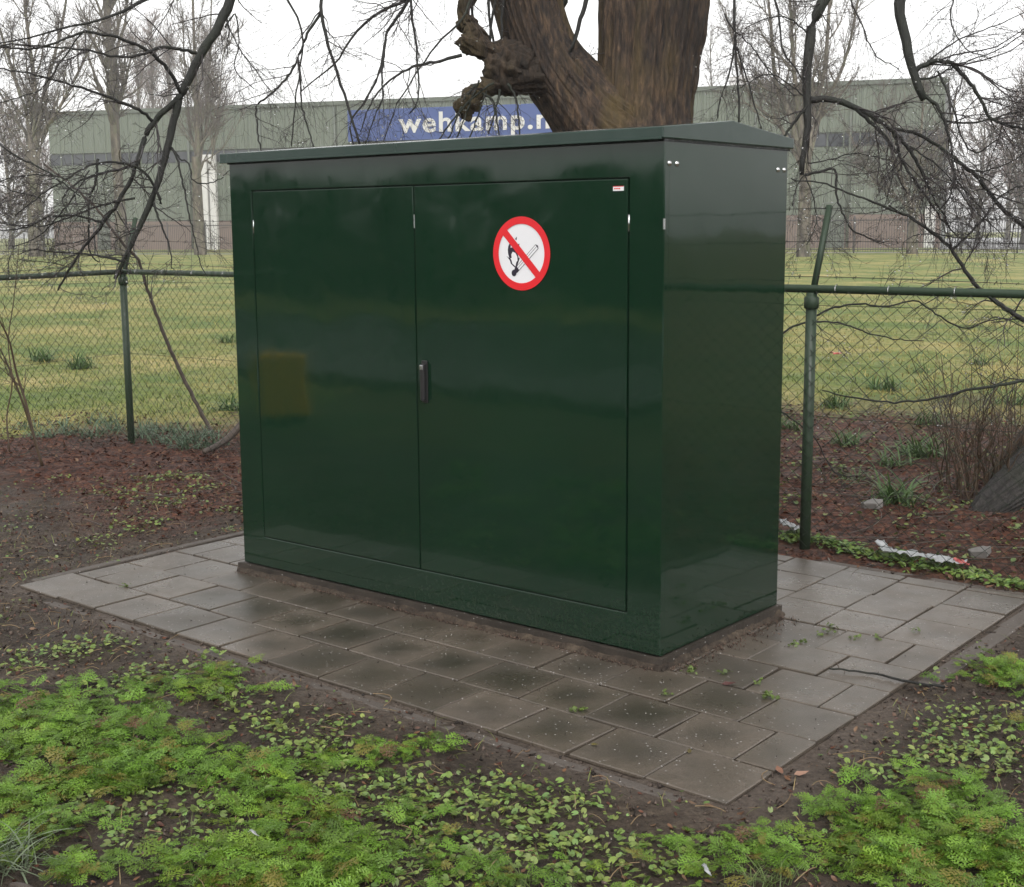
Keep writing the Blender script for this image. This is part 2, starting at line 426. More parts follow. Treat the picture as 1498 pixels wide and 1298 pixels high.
# ground: soil / leaf mulch / turf by stored weights
def ground_mat():
    m, nt, b = mat_new('earth_mulch_turf'); v = geo_pos(nt)
    w = node(nt, 'ShaderNodeAttribute', attribute_name='tint'); sp = nt.nodes.new('ShaderNodeSeparateColor')
    nt.links.new(w.outputs['Color'], sp.inputs[0])
    so = ramp(nt, noise(nt, v, 26, 7, 0.7).outputs[0], [(0.3, (0.024, 0.0165, 0.0122)), (0.55, (0.07, 0.053, 0.039)), (0.75, (0.14, 0.11, 0.08))])
    big = ramp(nt, noise(nt, v, 1.7, 4).outputs[0], [(0.35, (0.7, 0.68, 0.66)), (0.65, (1.3, 1.27, 1.22))])
    soil = mix(nt, 1.0, so.outputs[0], big.outputs[0], 'MULTIPLY')
    sand = ramp(nt, noise(nt, v, 60, 5).outputs[0], [(0.3, (0.075, 0.056, 0.045)), (0.7, (0.17, 0.135, 0.108))])
    soil = mix(nt, sp.outputs[2], soil, sand.outputs[0])
    vo = node(nt, 'ShaderNodeTexVoronoi', Scale=38.0); nt.links.new(v, vo.inputs['Vector'])
    mu = ramp(nt, vo.outputs['Color'], [(0.1, (0.026, 0.011, 0.007)), (0.45, (0.07, 0.025, 0.014)), (0.7, (0.125, 0.043, 0.022)), (0.95, (0.17, 0.085, 0.05))])
    mn = ramp(nt, noise(nt, v, 5, 5).outputs[0], [(0.35, (0.6, 0.6, 0.6)), (0.65, (1.15, 1.15, 1.15))])
    mul = mix(nt, 1.0, mu.outputs[0], mn.outputs[0], 'MULTIPLY')
    c = mix(nt, sp.outputs[0], soil, mul)
    v3 = geo_pos(nt, (0.8, 1.0, 1)); 
    g1 = ramp(nt, noise(nt, v3, 0.42, 7, 0.66).outputs[0], [(0.35, (0.092, 0.15, 0.026)), (0.46, (0.15, 0.185, 0.04)), (0.55, (0.27, 0.25, 0.078)), (0.67, (0.40, 0.315, 0.125))])
    g2 = ramp(nt, noise(nt, geo_pos(nt, (1, 1.3, 1)), 7, 9, 0.82).outputs[0], [(0.34, (0.4, 0.46, 0.4)), (0.5, (0.95, 1, 0.95)), (0.66, (1.5, 1.35, 1.25))])
    gr = mix(nt, 1.0, g1.outputs[0], g2.outputs[0], 'MULTIPLY')
    c = mix(nt, sp.outputs[1], c, gr)
    nt.links.new(c, b.inputs['Base Color'])
    rr = ramp(nt, noise(nt, v, 3, 4).outputs[0], [(0.35, 0.55), (0.7, 0.9)]); nt.links.new(rr.outputs[0], b.inputs['Roughness'])
    b.inputs['Specular IOR Level'].default_value = 0.3
    p = bump(nt, b, noise(nt, v, 55, 8, 0.75).outputs[0], 0.9, 0.02)
    bump(nt, b, vo.outputs['Distance'], 0.5, 0.015, p)
    return m
M['ground'] = ground_mat()

def asphalt():
    m, nt, b = mat_new('wet_asphalt'); v = geo_pos(nt)
    r = ramp(nt, noise(nt, v, 3, 6).outputs[0], [(0.3, (0.05, 0.05, 0.052)), (0.7, (0.09, 0.088, 0.088))]); nt.links.new(r.outputs[0], b.inputs['Base Color'])
    rr = ramp(nt, noise(nt, v, 0.4, 4).outputs[0], [(0.35, 0.15), (0.7, 0.4)]); nt.links.new(rr.outputs[0], b.inputs['Roughness'])
    bump(nt, b, noise(nt, v, 90, 4).outputs[0], 0.12, 0.01); return m
M['asphalt'] = asphalt()
M['path'] = simple('pale_path', (0.34, 0.32, 0.30), (0.26, 0.25, 0.235), 1.5, 0.7)
M['cladding'] = simple('sage_cladding', (0.155, 0.18, 0.14), (0.135, 0.16, 0.122), 0.25, 0.5, stretch=(1, 1, 0.3))
M['cladding_dark'] = simple('sage_trim', (0.115, 0.135, 0.108), None, 0.5, 0.5)
M['brick'] = simple('pink_brick', (0.2, 0.145, 0.122), (0.17, 0.125, 0.108), 0.8, 0.85, bstr=0.3, bscale=12)
M['glass'] = simple('window_glass', (0.03, 0.036, 0.048), None, 1, 0.08)
M['white_paint'] = simple('white_render', (0.72, 0.70, 0.68), (0.6, 0.59, 0.57), 0.6, 0.6)
M['roof_felt'] = simple('roof_felt', (0.12, 0.12, 0.12), None, 1, 0.9)
M['banner'] = simple('blue_banner', (0.035, 0.075, 0.26), (0.03, 0.068, 0.24), 0.4, 0.5)
M['rail_far'] = simple('railing_steel', (0.06, 0.058, 0.06), None, 4, 0.5)
M['hedge'] = leafmat('hedge_leaf', 0.5, 0.2)
M['plastic'] = simple('pale_plastic', (0.5, 0.5, 0.51), (0.3, 0.32, 0.32), 30, 0.3)
M['red_litter'] = simple('red_litter', (0.55, 0.05, 0.06), (0.62, 0.2, 0.18), 40, 0.4)
M['stone'] = simple('flat_stone', (0.2, 0.185, 0.17), (0.15, 0.14, 0.13), 14, 0.6, bstr=0.4)
M['yellow'] = simple('yellow_box', (0.8, 0.46, 0.02), (0.75, 0.43, 0.02), 3, 0.4)

# ------------------------------------------------------------------ paving frame (slab grid -> ground)
GX = np.array([0.31108, -0.00723]); GY = np.array([-0.0035, 0.31083]); GO = np.array([0.0367, -0.0287])
GINV = np.linalg.inv(np.stack([GX, GY], 1))
def grid(i, j): return GO + GX * i + GY * j
def togrid(x, y):
    d = np.stack([np.asarray(x) - GO[0], np.asarray(y) - GO[1]], 0)
    return GINV[0, 0] * d[0] + GINV[0, 1] * d[1], GINV[1, 0] * d[0] + GINV[1, 1] * d[1]
IL, JB = -13.0, 9.35       # paved field: i from IL to 0, j from 0 to JB

# ------------------------------------------------------------------ ground sheet
def graded(lo, hi, a, b, step, grow_=1.13):
    c = list(np.arange(a, b + 1e-6, step)); s = step; x = b
    up = []
    while x < hi: s *= grow_; x = min(hi, x + s); up.append(x)
    s = step; x = a; dn_ = []
    while x > lo: s *= grow_; x = max(lo, x - s); dn_.append(x)
    return np.array(dn_[::-1] + c + up)
gx = graded(-330, 330, -9.0, 3.2, 0.032); gy = graded(-150, 330, -2.6, 5.2, 0.032)

def seg_dist(x, y, a, b):
    a = np.array(a[:2]); b = np.array(b[:2]); d = b - a
    t = np.clip(((x - a[0]) * d[0] + (y - a[1]) * d[1]) / (d @ d), 0, 1)
    return np.hypot(x - a[0] - t * d[0], y - a[1] - t * d[1])
def sstep(a, b, x): t = np.clip((x - a) / (b - a), 0, 1); return t * t * (3 - 2 * t)

def weights(x, y):
    n = fbm(x * 0.7, y * 0.7, 3, 5) - 0.5; n2 = fbm(x * 3.1, y * 3.1, 9, 4) - 0.5
    behind = sstep(2.85, 3.15, y + n2 * 0.4)
    d = seg_dist(x, y, (-3.3, 4.9), (0.8, 5.2)) + n * 2.4 + n2 * 1.4
    m_b = 1 - sstep(3.1, 5.2, d)
    m_l = sstep(0.7, 1.7, y + n * 1.6 + n2 * 0.8) * sstep(-4.2, -4.9, x + n2 * 0.5)
    mulch = np.where(y > 3.0, m_b, 0) * behind + (1 - behind) * m_l
    mulch = np.maximum(mulch, (1 - sstep(3.4, 4.6, y + n2)) * sstep(2.7, 3.0, y) * 0.9)
    grass = behind * sstep(3.0, 5.6, d) * sstep(3.3, 4.6, y + n2 * 0.8)
    grass = np.maximum(grass, sstep(-8.2, -8.9, x + n2) * sstep(0, 1, y + 20) * (y < 4.5))
    grass = np.maximum(grass, 0.3 * sstep(-2.2, -3.2, y + n2))
    grass = np.maximum(grass, 0.4 * sstep(3.0, 5.0, x + n2) * (y < 6))
    wood = sstep(0.0, 3.0, x - (1.98 - (y + 3.48) * 0.326) - 1.5 + n2 * 2) * sstep(3.2, 4.2, y)
    grass = np.maximum(grass * (1 - 0.85 * wood), 0.3 * wood); mulch = np.maximum(mulch, wood * 0.5)
    gi, gj = togrid(x, y)
    dx = np.maximum(np.maximum(IL - gi, gi), 0); dy = np.maximum(np.maximum(-gj, gj - JB), 0)
    dist = np.hypot(dx, dy) * 0.31
    sand = (1 - sstep(0.02, 0.28, dist + n2 * 0.22)) * sstep(0.36, 0.52, fbm(x * 2.2, y * 2.2, 31, 4) + 0.06)
    return mulch, grass, sand * 0.8, dist, gi, gj

def height(x, y):
    mulch, grass, sand, dist, gi, gj = weights(x, y)
    h = -0.012 + (fbm(x * 1.6, y * 1.6, 21, 5) - 0.5) * 0.05 + (fbm(x * 11, y * 11, 41, 4) - 0.5) * 0.04
    near = sstep(0.0, 0.5, dist)
    h = h * near + (1 - near) * (-0.013 + (fbm(x * 12, y * 12, 44, 3) - 0.5) * 0.014)
    h = h + mulch * ((fbm(x * 9, y * 9, 55, 4) - 0.4) * 0.05)
    far = sstep(14, 30, np.hypot(x, y))
    h = h * (1 - far)
    inside = (gi > IL + 0.16) & (gi < -0.16) & (gj > 0.16) & (gj < JB - 0.16)
    h = np.where(inside, -0.055, h)
    return h

X, Y = np.meshgrid(gx, gy)
Z = height(X.ravel(), Y.ravel())
mw, gw, sw, dist_, _, _ = weights(X.ravel(), Y.ravel())
nx, ny = len(gx), len(gy)
idx = np.arange(nx * ny).reshape(ny, nx)
F = np.stack([idx[:-1, :-1], idx[:-1, 1:], idx[1:, 1:], idx[1:, :-1]], -1).reshape(-1, 4)
me = mesh_np('ground', np.stack([X.ravel(), Y.ravel(), Z], 1), F, np.stack([mw, gw, sw], 1), smooth=True)
link('ground', me, M['ground'], kind='structure')

# ------------------------------------------------------------------ paving
pav_bed = MB()
def bedpoly():
    c = [grid(IL, 0), grid(0, 0), grid(0, JB), grid(IL, JB)]
    return [(p[0], p[1]) for p in c]
paving = link('paving', MB().prism(bedpoly(), 2, -0.075, -0.011).mesh('paving_bed'), M['ground'], kind='structure')
def slab(i0, i1, j0, j1, damp, top=None):
    g = 0.0135
    di = rng.normal(0, 0.006); dj = rng.normal(0, 0.006)
    cs = [grid(i0 + g + di, j0 + g + dj), grid(i1 - g + di, j0 + g + dj), grid(i1 - g + di, j1 - g + dj), grid(i0 + g + di, j1 - g + dj)]
    c = sum(cs) / 4
    a = rng.normal(0, 0.012)
    ca, sa = math.cos(a), math.sin(a)
    loc = [((p - c)[0] * ca - (p - c)[1] * sa, (p - c)[0] * sa + (p - c)[1] * ca) for p in cs]
    me = MB().prism(loc, 2, -0.05, 0.0).mesh('paving_slab', 0.0035, 1)
    o = link('paving_slab', me, M['slab'], paving, world=False)
    o.location = (c[0], c[1], (0.0 if top is None else top) + rng.normal(0, 0.0016))
    o.rotation_euler = (rng.normal(0, 0.006), rng.normal(0, 0.006), 0)
    o['damp'] = float(damp)
CX, CY, CW, CD = -0.8158, 0.9153, 2.545, 0.964   # cabinet near corner and size
def under(i0, i1, j0, j1):
    ps = [grid(i0, j0), grid(i1, j0), grid(i1, j1), grid(i0, j1)]
    return all(CX - CW + 0.1 < p[0] < CX - 0.06 and CY + 0.06 < p[1] < CY + CD - 0.1 for p in ps)
def dampness(i, j):
    p = grid(i, j)
    d = seg_dist(np.array([p[0]]), np.array([p[1]]), (-3.0, 0.65), (-0.6, 0.5))[0]
    return float(np.clip(1.05 - d / 0.75, 0.0, 0.9) * rng.uniform(0.7, 1.1) + rng.uniform(0, 0.12))
for j in range(6):
    off = 0.5 if j % 2 else 0.0
    k = 0.0
    edges = [0.0]
    x = -off if off else -1.0
    while x > IL: edges.append(x); x -= 1.0
    edges.append(IL - (0.0 if j != 0 else 0.1))
    for a, b2 in zip(edges[1:], edges[:-1]):
        if b2 - a < 0.2 or under(a, b2, j, j + 1): continue
        slab(a, b2, j, j + 1, dampness((a + b2) / 2, j + 0.5))
for col in range(13):
    i1 = -col; i0 = -col - 1
    off = [0.18, -0.06, 0.05, 0.42][col % 4] if col < 4 else (0.5 if col % 2 else 0.0)
    js = [6.0] + [k + off for k in np.arange(7, 9.4, 1.0)] + [JB]
    if off > 0.3: js.insert(1, 6.0 + off)
    js = sorted(set(js))
    for a, b2 in zip(js[:-1], js[1:]):
        if b2 - a < 0.15 or b2 - a > 1.35:
            if b2 - a < 0.15: continue
        if under(i0, i1, a, b2): continue
        slab(i0, i1, a, b2, rng.uniform(0, 0.15))
# edging stones set along the outside
def edging(p0, p1, w, top):
    p0 = np.array(p0); p1 = np.array(p1); L = np.linalg.norm(p1 - p0)
    me = MB().box(0.004, L - 0.004, -w / 2, w / 2, -0.14, 0).mesh('edging_stone', 0.005, 1)
    o = link('edging_stone', me, M['kerb'], paving, world=False)
    o.location = (p0[0], p0[1], top); o.rotation_euler = (rng.normal(0, 0.004), rng.normal(0, 0.004), math.atan2(p1[1] - p0[1], p1[0] - p0[0]))
for a, b2 in ((4.55, 5.7), (5.7, 7.6), (7.6, 9.5)):
    edging(grid(0.2, a), grid(0.22, b2), 0.075, -0.004)
for a, b2 in ((0.3, 3.2), (3.2, 6.3), (6.3, 9.3)):
    edging(grid(IL - 0.2, a), grid(IL - 0.2, b2), 0.055, 0.0)
for a, b2 in ((-12.6, -9.6), (-9.6, -6.6), (-6.6, -3.5), (-3.5, -0.4)):
    edging(grid(a, -0.17), grid(b2, -0.17), 0.05, -0.012)
for a, b2 in ((-12.9, -9.8), (-9.8, -6.7), (-6.7, -3.6), (-3.6, 0.2)):
    edging(grid(a, JB + 0.14), grid(b2, JB + 0.14), 0.055, -0.006)

# road behind the photographer, yard and path by the far railing
def sheet(name, pts, z, mat):
    return link(name, MB().prism([(p[0], p[1]) for p in pts], 2, z - 0.05, z).mesh(name), mat, kind='structure')
sheet('road', [(-120, -13.5), (60, -13.5), (60, -5.3), (-120, -5.3)], 0.008, M['asphalt'])
kerb = link('road_kerb', MB().box(-120, 60, -5.3, -5.17, -0.1, 0.1).mesh('road_kerb', 0.01, 1), M['kerb'], kind='structure')

def gxy(px, depth, z=0.0):
    p = at(px, 335, depth); return np.array([p[0], p[1], z])

# ------------------------------------------------------------------ far yard, path
fA = gxy(-500, 118); fB = gxy(300, 99); fC = gxy(1100, 89); fD = gxy(1750, 80)
def along(p, off): 
    d = nrm(p[:2] - CAM[:2]); return (p[0] + d[0] * off, p[1] + d[1] * off)
sheet('path', [along(fA, 0.8), along(fB, 0.8), along(fC, 0.8), along(fD, 0.8), along(fD, 3.0), along(fC, 3.0), along(fB, 3.2), along(fA, 6)], 0.012, M['path'])
sheet('yard', [along(gxy(1372, 98), 0), along(gxy(1800, 88), 0), along(gxy(2100, 175), 0), along(gxy(1385, 185), 0)], 0.02, M['asphalt'])

# ------------------------------------------------------------------ hall (far building)
A = gxy(78, 130); B = gxy(1375, 105)
u = nrm(B - A); HL = float(np.linalg.norm(B - A)); HH = 12.75
hang = math.atan2(u[1], u[0])
hall = empty('industrial_hall', A, 'long sage green metal-clad hall with pink brick base across the field', 'building', rz=hang)
def hp(name, mesh, mat, parent=None, loc=None):
    o = link(name, mesh, mat, parent or hall, world=False)
    if loc is not None: o.location = loc
    return o
hp('wall', MB().box(0, HL, 0.35, 45, 0, HH - 0.15).mesh('hall_wall'), M['cladding_dark'])
hp('brick_base', MB().box(-0.05, HL + 0.05, 0.12, 0.34, 0, 2.62).mesh('hall_base'), M['brick'])
npan = int(HL / 1.25); pw = HL / npan
def ribbed(w, h):
    k = 5; pts = []
    for i in range(k):
        x0 = 0.012 + (w - 0.024) * i / k; d = (w - 0.024) / k
        pts += [(x0, 0.0), (x0 + d * 0.5, 0.0), (x0 + d * 0.6, -0.06), (x0 + d * 0.9, -0.06)]
    pts += [(w - 0.012, 0.0)]
    V = [(x, y, z) for z in (0, h) for x, y in pts]; n = len(pts)
    return mesh_np('cladding_panel', np.array(V), np.array([(i, i + 1, n + i + 1, n + i) for i in range(n - 1)]))
mlo = ribbed(pw, 5.25); mup = ribbed(pw, 3.55)
mlo.materials.append(M['cladding']); mup.materials.append(M['cladding'])
pane = MB().box(0.06, pw - 0.06, 0.18, 0.2, 0, 0.95).mesh('window_pane'); pane.materials.append(M['glass'])
mull = MB().box(-0.05, 0.05, 0.1, 0.3, 0, 1.1).mesh('window_mullion'); mull.materials.append(M['cladding_dark'])
for i in range(npan):
    hp('cladding_panel', mlo, None, loc=(i * pw, 0.24, 2.66))
    hp('cladding_panel', mup, None, loc=(i * pw, 0.14, 9.05))
    hp('window_pane', pane, None, loc=(i * pw, 0, 7.98))
    hp('window_mullion', mull, None, loc=(i * pw, 0, 7.92))
hp('roof', MB().box(-0.2, HL + 0.2, 0.02, 45.2, HH - 0.13, HH + 0.12).mesh('hall_roof'), M['roof_felt'])
hp('eaves_trim', MB().box(-0.24, HL + 0.24, -0.06, 0.01, HH - 0.16, HH + 0.18).mesh('hall_trim'), M['cladding_dark'])
# sign across the front
def hall_u(px):
    # where the sight line through px meets the hall front
    d = at(px, 335, 1.0) - CAM; d = d[:2]
    Mx = np.array([[u[0], -d[0]], [u[1], -d[1]]]); s = np.linalg.solve(Mx, CAM[:2] - A[:2]); return float(s[0])
hp('white_pilaster', MB().box(hall_u(298), hall_u(308), -0.3, 0.1, 0, 8.6).box(hall_u(311), hall_u(320), -0.3, 0.1, 0, 8.6).mesh('pilaster', 0.03, 1), M['white_paint'])
for k in range(1, 11):
    xk = HL * k / 11 + 0.4
    hp('downpipe', tube_mesh('downpipe', [(xk, -0.02, 0.1), (xk, -0.02, HH - 0.3)], 0.11, 8), M['cladding_dark'])
for px0, px1 in ((1205, 1235), (395, 420), (142, 160)):
    hp('roller_door', MB().box(hall_u(px0), hall_u(px1), -0.04, 0.11, 0, 3.6).mesh('roller_door', 0.03, 1), M['cladding_dark'])
hp('roof_housing', MB().box(hall_u(1052), hall_u(1086), 4, 9, HH + 0.13, HH + 1.3).mesh('roof_housing', 0.05, 1), M['white_paint'])
hp('loading_door', MB().box(hall_u(1352), hall_u(1368), -0.02, 0.1, 0, 3.2).mesh('loading_door', 0.04, 1), M['white_paint'])
s0, s1 = hall_u(514), hall_u(890)
sign = empty('banner_sign', A + u * s0 + np.array([0, 0, 9.35]), 'long blue banner with white lowercase lettering high on the green hall', 'sign', rz=hang)
link('banner_board', MB().box(0, s1 - s0, -0.24, -0.08, 0, 2.72).mesh('banner_board', 0.03, 1), M['banner'], sign, world=False)
def text_mesh(txt, size, width):
    c = bpy.data.curves.new('lettering', 'FONT'); c.body = txt; c.size = size; c.extrude = 0.02; c.offset = 0.02 * size; c.space_character = 1.12
    o = bpy.data.objects.new('lettering_tmp', c); COL.objects.link(o)
    dg = bpy.context.evaluated_depsgraph_get(); me = bpy.data.meshes.new_from_object(o.evaluated_get(dg))
    bpy.data.objects.remove(o, do_unlink=True)
    co = np.zeros(len(me.vertices) * 3, np.float32); me.vertices.foreach_get('co', co); co = co.reshape(-1, 3)
    x0 = co[:, 0].min(); co[:, 0] = (co[:, 0] - x0) * width / (co[:, 0].max() - x0)
    v = np.stack([co[:, 0], -co[:, 2], co[:, 1]], 1)
    me.vertices.foreach_set('co', v.astype(np.float32).ravel()); me.materials.clear(); me.update(); return me
lt = link('lettering', text_mesh('wehkamp.nl', 2.35, hall_u(818) - hall_u(588)), M['white_paint'], sign, world=False)
lt.location = (hall_u(588) - s0, -0.27, 0.68)

# ------------------------------------------------------------------ far railing
railing = empty('park_railing', fB, 'long dark steel bar railing at the far edge of the field', 'railing')
def rail_run(p, q):
    L = np.linalg.norm(q - p); n = int(L / 0.16); t = (np.arange(n) + 0.5)[:, None] / n
    base = p[None] * (1 - t) + q[None] * t
    P = np.stack([base + [0, 0, 0.1], base + [0, 0, 2.25]], 1); return P
bars = np.concatenate([rail_run(fA, fB), rail_run(fB, fC), rail_run(fC, fD)])
V, F = polytubes(bars, np.full(bars.shape[:2], 0.018), 4)
link('bars', mesh_np('bars', V, F), M['rail_far'], railing, kind='stuff')
for z in (0.25, 2.1):
    link('rail', tube_mesh('rail', [p + np.array([0, 0, z]) for p in (fA, fB, fC, fD)], 0.035, 6), M['rail_far'], railing)
for p, q in ((fA, fB), (fB, fC), (fC, fD)):
    n = int(np.linalg.norm(q - p) / 3.2)
    for k in range(n):
        c = p + (q - p) * k / n
        if not (-60 < (np.dot(c - CAM, RGT) / np.dot(c - CAM, FWD) * FPX + 749) < 1560): continue
        link('post', tube_mesh('post', [c, c + np.array([0, 0, 2.35])], 0.045, 6), M['rail_far'], railing)

# ------------------------------------------------------------------ cabinet
cab = empty('utility_cabinet', (CX, CY, 0.0), 'large glossy dark green metal cabinet with two doors and low gabled roof', 'cabinet', rz=-0.0083)
ZB, ZT = 0.05, 2.063
def cp(name, mesh, mat, parent=None):
    return link(name, mesh, mat, parent or cab, world=False)
W, D = CW, CD
cp('inner_shell', MB().box(-W + 0.012, -0.012, 0.034, D - 0.012, ZB + 0.004, ZT - 0.002).mesh('inner_shell'), M['dark_core'])
DL, DM, DR = -2.381, -1.2995, -0.1645
DB, DT = 0.2055, 1.9235
gap = 0.0035
def frame_mesh():
    o = [(-W, ZB), (0.0, ZB), (0.0, ZT), (-W, ZT)]; c_ = 0.004
    n1_ = [(DL - gap - c_, DB - gap - c_), (DR + gap + c_, DB - gap - c_), (DR + gap + c_, DT + gap + c_), (DL - gap - c_, DT + gap + c_)]
    n2_ = [(DL - gap, DB - gap), (DR + gap, DB - gap), (DR + gap, DT + gap), (DL - gap, DT + gap)]
    o_in = [(-W + c_, ZB + c_), (-c_, ZB + c_), (-c_, ZT), (-W + c_, ZT)]
    rings = [(o, 0.031), (o, c_), (o_in, 0.0), (n1_, 0.0), (n2_, c_), (n2_, 0.03)]
    mb = MB()
    for r_, y_ in rings: mb.v += [(x, y_, z) for x, z in r_]
    for k in range(len(rings) - 1):
        for a_ in range(4):
            b_ = (a_ + 1) % 4; mb.f.append((4 * k + a_, 4 * k + b_, 4 * k + 4 + b_, 4 * k + 4 + a_))
    return mb.mesh('front_frame')
cp('front_frame', frame_mesh(), M['paint'])
cp('side_panel', MB().box(-0.03, -0.0004, 0.0312, D, ZB, ZT).mesh('side_panel', 0.002, 1), M['paint'])
cp('side_panel', MB().box(-W + 0.0004, -W + 0.03, 0.0312, D, ZB, ZT).mesh('side_panel', 0.002, 1), M['paint'])
cp('back_panel', MB().box(-W + 0.03, -0.03, D - 0.03, D - 0.002, ZB, ZT).mesh('back_panel', 0.004), M['paint'])
for a, b2 in ((DL, DM), (DM, DR)):
    door = cp('door', MB().box(a + gap, b2 - gap, 0.001, 0.03, DB, DT).mesh('door', 0.0035), M['paint'])
    hx = a + 0.0 if a == DL else b2
    for z in (1.755,):
        cp('hinge', tube_mesh('hinge', [(hx, 0.006, z - 0.032), (hx, 0.006, z + 0.032)], 0.0042, 8), M['steel'], door)
    if a == DM:
        cp('keep', MB().box(DM - 0.003, DM + 0.003, 0.002, 0.008, 1.742, 1.80).mesh('keep'), M['steel'], door)
        hd = cp('handle', MB().box(-1.2605, -1.2335, -0.026, 0.001, 0.985, 1.148).mesh('handle', 0.006), M['black_plastic'], door)
        cp('handle_plate', MB().box(-1.264, -1.230, -0.008, 0.0005, 0.975, 1.163).mesh('handle_plate', 0.003), M['black_plastic'], hd)
        me = MB().box(-1.2565, -1.2375, -0.0285, -0.024, 1.122, 1.144).mesh('lock', 0.003)
        cp('lock_cylinder', me, M['steel'], hd)
# roof: shallow gable, ridge along the front
oh = 0.032
e0, e1, rz_ = ZT + 0.003, ZT + 0.046, ZT + 0.094
prof = [(-oh, e0), (D + oh, e0), (D + oh, e1), (D / 2, rz_), (-oh, e1)]
roof = cp('roof', MB().prism(prof, 0, -W - oh, 0.012).mesh('roof', 0.005), M['paint_roof'])
cp('drip_edge', MB().box(-W - oh + 0.006, 0.006, -oh - 0.006, -oh + 0.004, e0 - 0.004, e0 + 0.006).mesh('drip_edge', 0.002), M['paint_roof'], roof)
cp('eave_shade_strip', MB().box(-W + 0.004, 0.004, -0.014, D + 0.014, ZT - 0.006, ZT + 0.002).mesh('eave_shade_strip'), M['dark_core'], roof)  # near-black strip, the shadow line under the roof edge put into the colour
def dome(c, r, axis='x', n=10):
    V = []; F = []
    for k in range(4):
        a = k / 3 * math.pi / 2
        for i in range(n):
            t = 2 * math.pi * i / n
            V.append((c[0] + r * 0.7 * math.sin(a), c[1] + r * math.cos(a) * math.cos(t), c[2] + r * math.cos(a) * math.sin(t)))
    for k in range(3):
        for i in range(n):
            F.append((k * n + i, k * n + (i + 1) % n, (k + 1) * n + (i + 1) % n, (k + 1) * n + i))
    return mesh_np('bolt', np.array(V), np.array(F), smooth=True)
for y in (0.032, 0.084, 0.878, 0.932):
    cp('bolt', dome((0.0, y, 1.976), 0.0115), M['steel'])
cp('corner_tab', MB().box(-0.004, 0.0022, -0.0018, 0.004, 1.73, 1.77).mesh('corner_tab'), M['steel'])
# rain drops hanging under the gable edge
dv = []; df = []
for k in range(46):
    y = -0.02 + (D + 0.04) * (k + rng.uniform(0, 0.6)) / 46; r = rng.uniform(0.0025, 0.004)
    n0 = len(dv); dv += [(0.008 + r, y, e0 - r), (0.008 - r, y, e0 - r), (0.008, y + r, e0 - r), (0.008, y - r, e0 - r), (0.008, y, e0), (0.008, y, e0 - 2.4 * r)]
    df += [[n0 + i for i in t] for t in ((0, 2, 4), (2, 1, 4), (1, 3, 4), (3, 0, 4), (2, 0, 5), (1, 2, 5), (3, 1, 5), (0, 3, 5))]
o = cp('hanging_drops', mesh_np('hanging_drops', np.array(dv), np.array(df)), M['drop'], roof); o['kind'] = 'stuff'
# concrete base
pl = empty('concrete_base', (CX, CY, 0.0), 'low rough concrete base slab showing under the green cabinet', 'base', rz=-0.0083)
import bmesh
def rough_slab():
    bm = bmesh.new(); me = MB().box(-W - 0.02, 0.02, -0.022, D + 0.02, -0.08, ZB - 0.002).mesh('base_slab')
    bm.from_mesh(me); bmesh.ops.subdivide_edges(bm, edges=[e for e in bm.edges if e.calc_length() > 0.5], cuts=60, use_grid_fill=True)
    for v in bm.verts:
        n = vnoise(v.co.x * 21 + 3, v.co.y * 21 + v.co.z * 9, 5) - 0.5; n2 = vnoise(v.co.x * 60, v.co.y * 60, 6) - 0.5
        if v.co.y < 0: v.co.y += n * 0.014 + n2 * 0.006
        if v.co.x > -0.01: v.co.x += n * 0.014 + n2 * 0.006
        if v.co.z > 0: v.co.z += (n2 * 0.004 - abs(n) * 0.003) if (v.co.y < 0.0 or v.co.x > 0) else -0.004
    bm.to_mesh(me); bm.free(); return me
link('slab', rough_slab(), M['plinth'], pl, world=False)

# soil washed up against the base
def fillet(a, b2, out, name='washed_soil'):
    n = 160; t_ = np.linspace(0, 1, n)[:, None]; a = np.array(a); b2 = np.array(b2); out = np.array(out)
    Pb = a * (1 - t_) + b2 * t_; nz_ = fbm(t_[:, 0] * 26, t_[:, 0] * 0 + a[0], 61, 4)
    hgt_ = 0.010 + 0.034 * nz_; wid = 0.006 + 0.024 * fbm(t_[:, 0] * 19, t_[:, 0] * 0 + 9, 63, 4)
    V = np.concatenate([Pb - out * 0.012 + np.array([0, 0, 1]) * hgt_[:, None], Pb + out * (wid * 0.4)[:, None] + np.array([0, 0, 1]) * (hgt_ * 0.7)[:, None], Pb + out * wid[:, None] + np.array([0, 0, -0.004])])
    k_ = np.arange(n - 1); F = np.concatenate([np.stack([r_ * n + k_, r_ * n + k_ + 1, (r_ + 1) * n + k_ + 1, (r_ + 1) * n + k_], -1) for r_ in range(2)])
    link(name, mesh_np(name, V, F, np.zeros((len(V), 3)), smooth=True), M['ground'], pl, world=False)
fillet((-W - 0.02, -0.022, 0), (0.03, -0.022, 0), (0, -1.0, 0)); fillet((0.02, -0.03, 0), (0.02, D + 0.02, 0), (1.0, 0, 0))

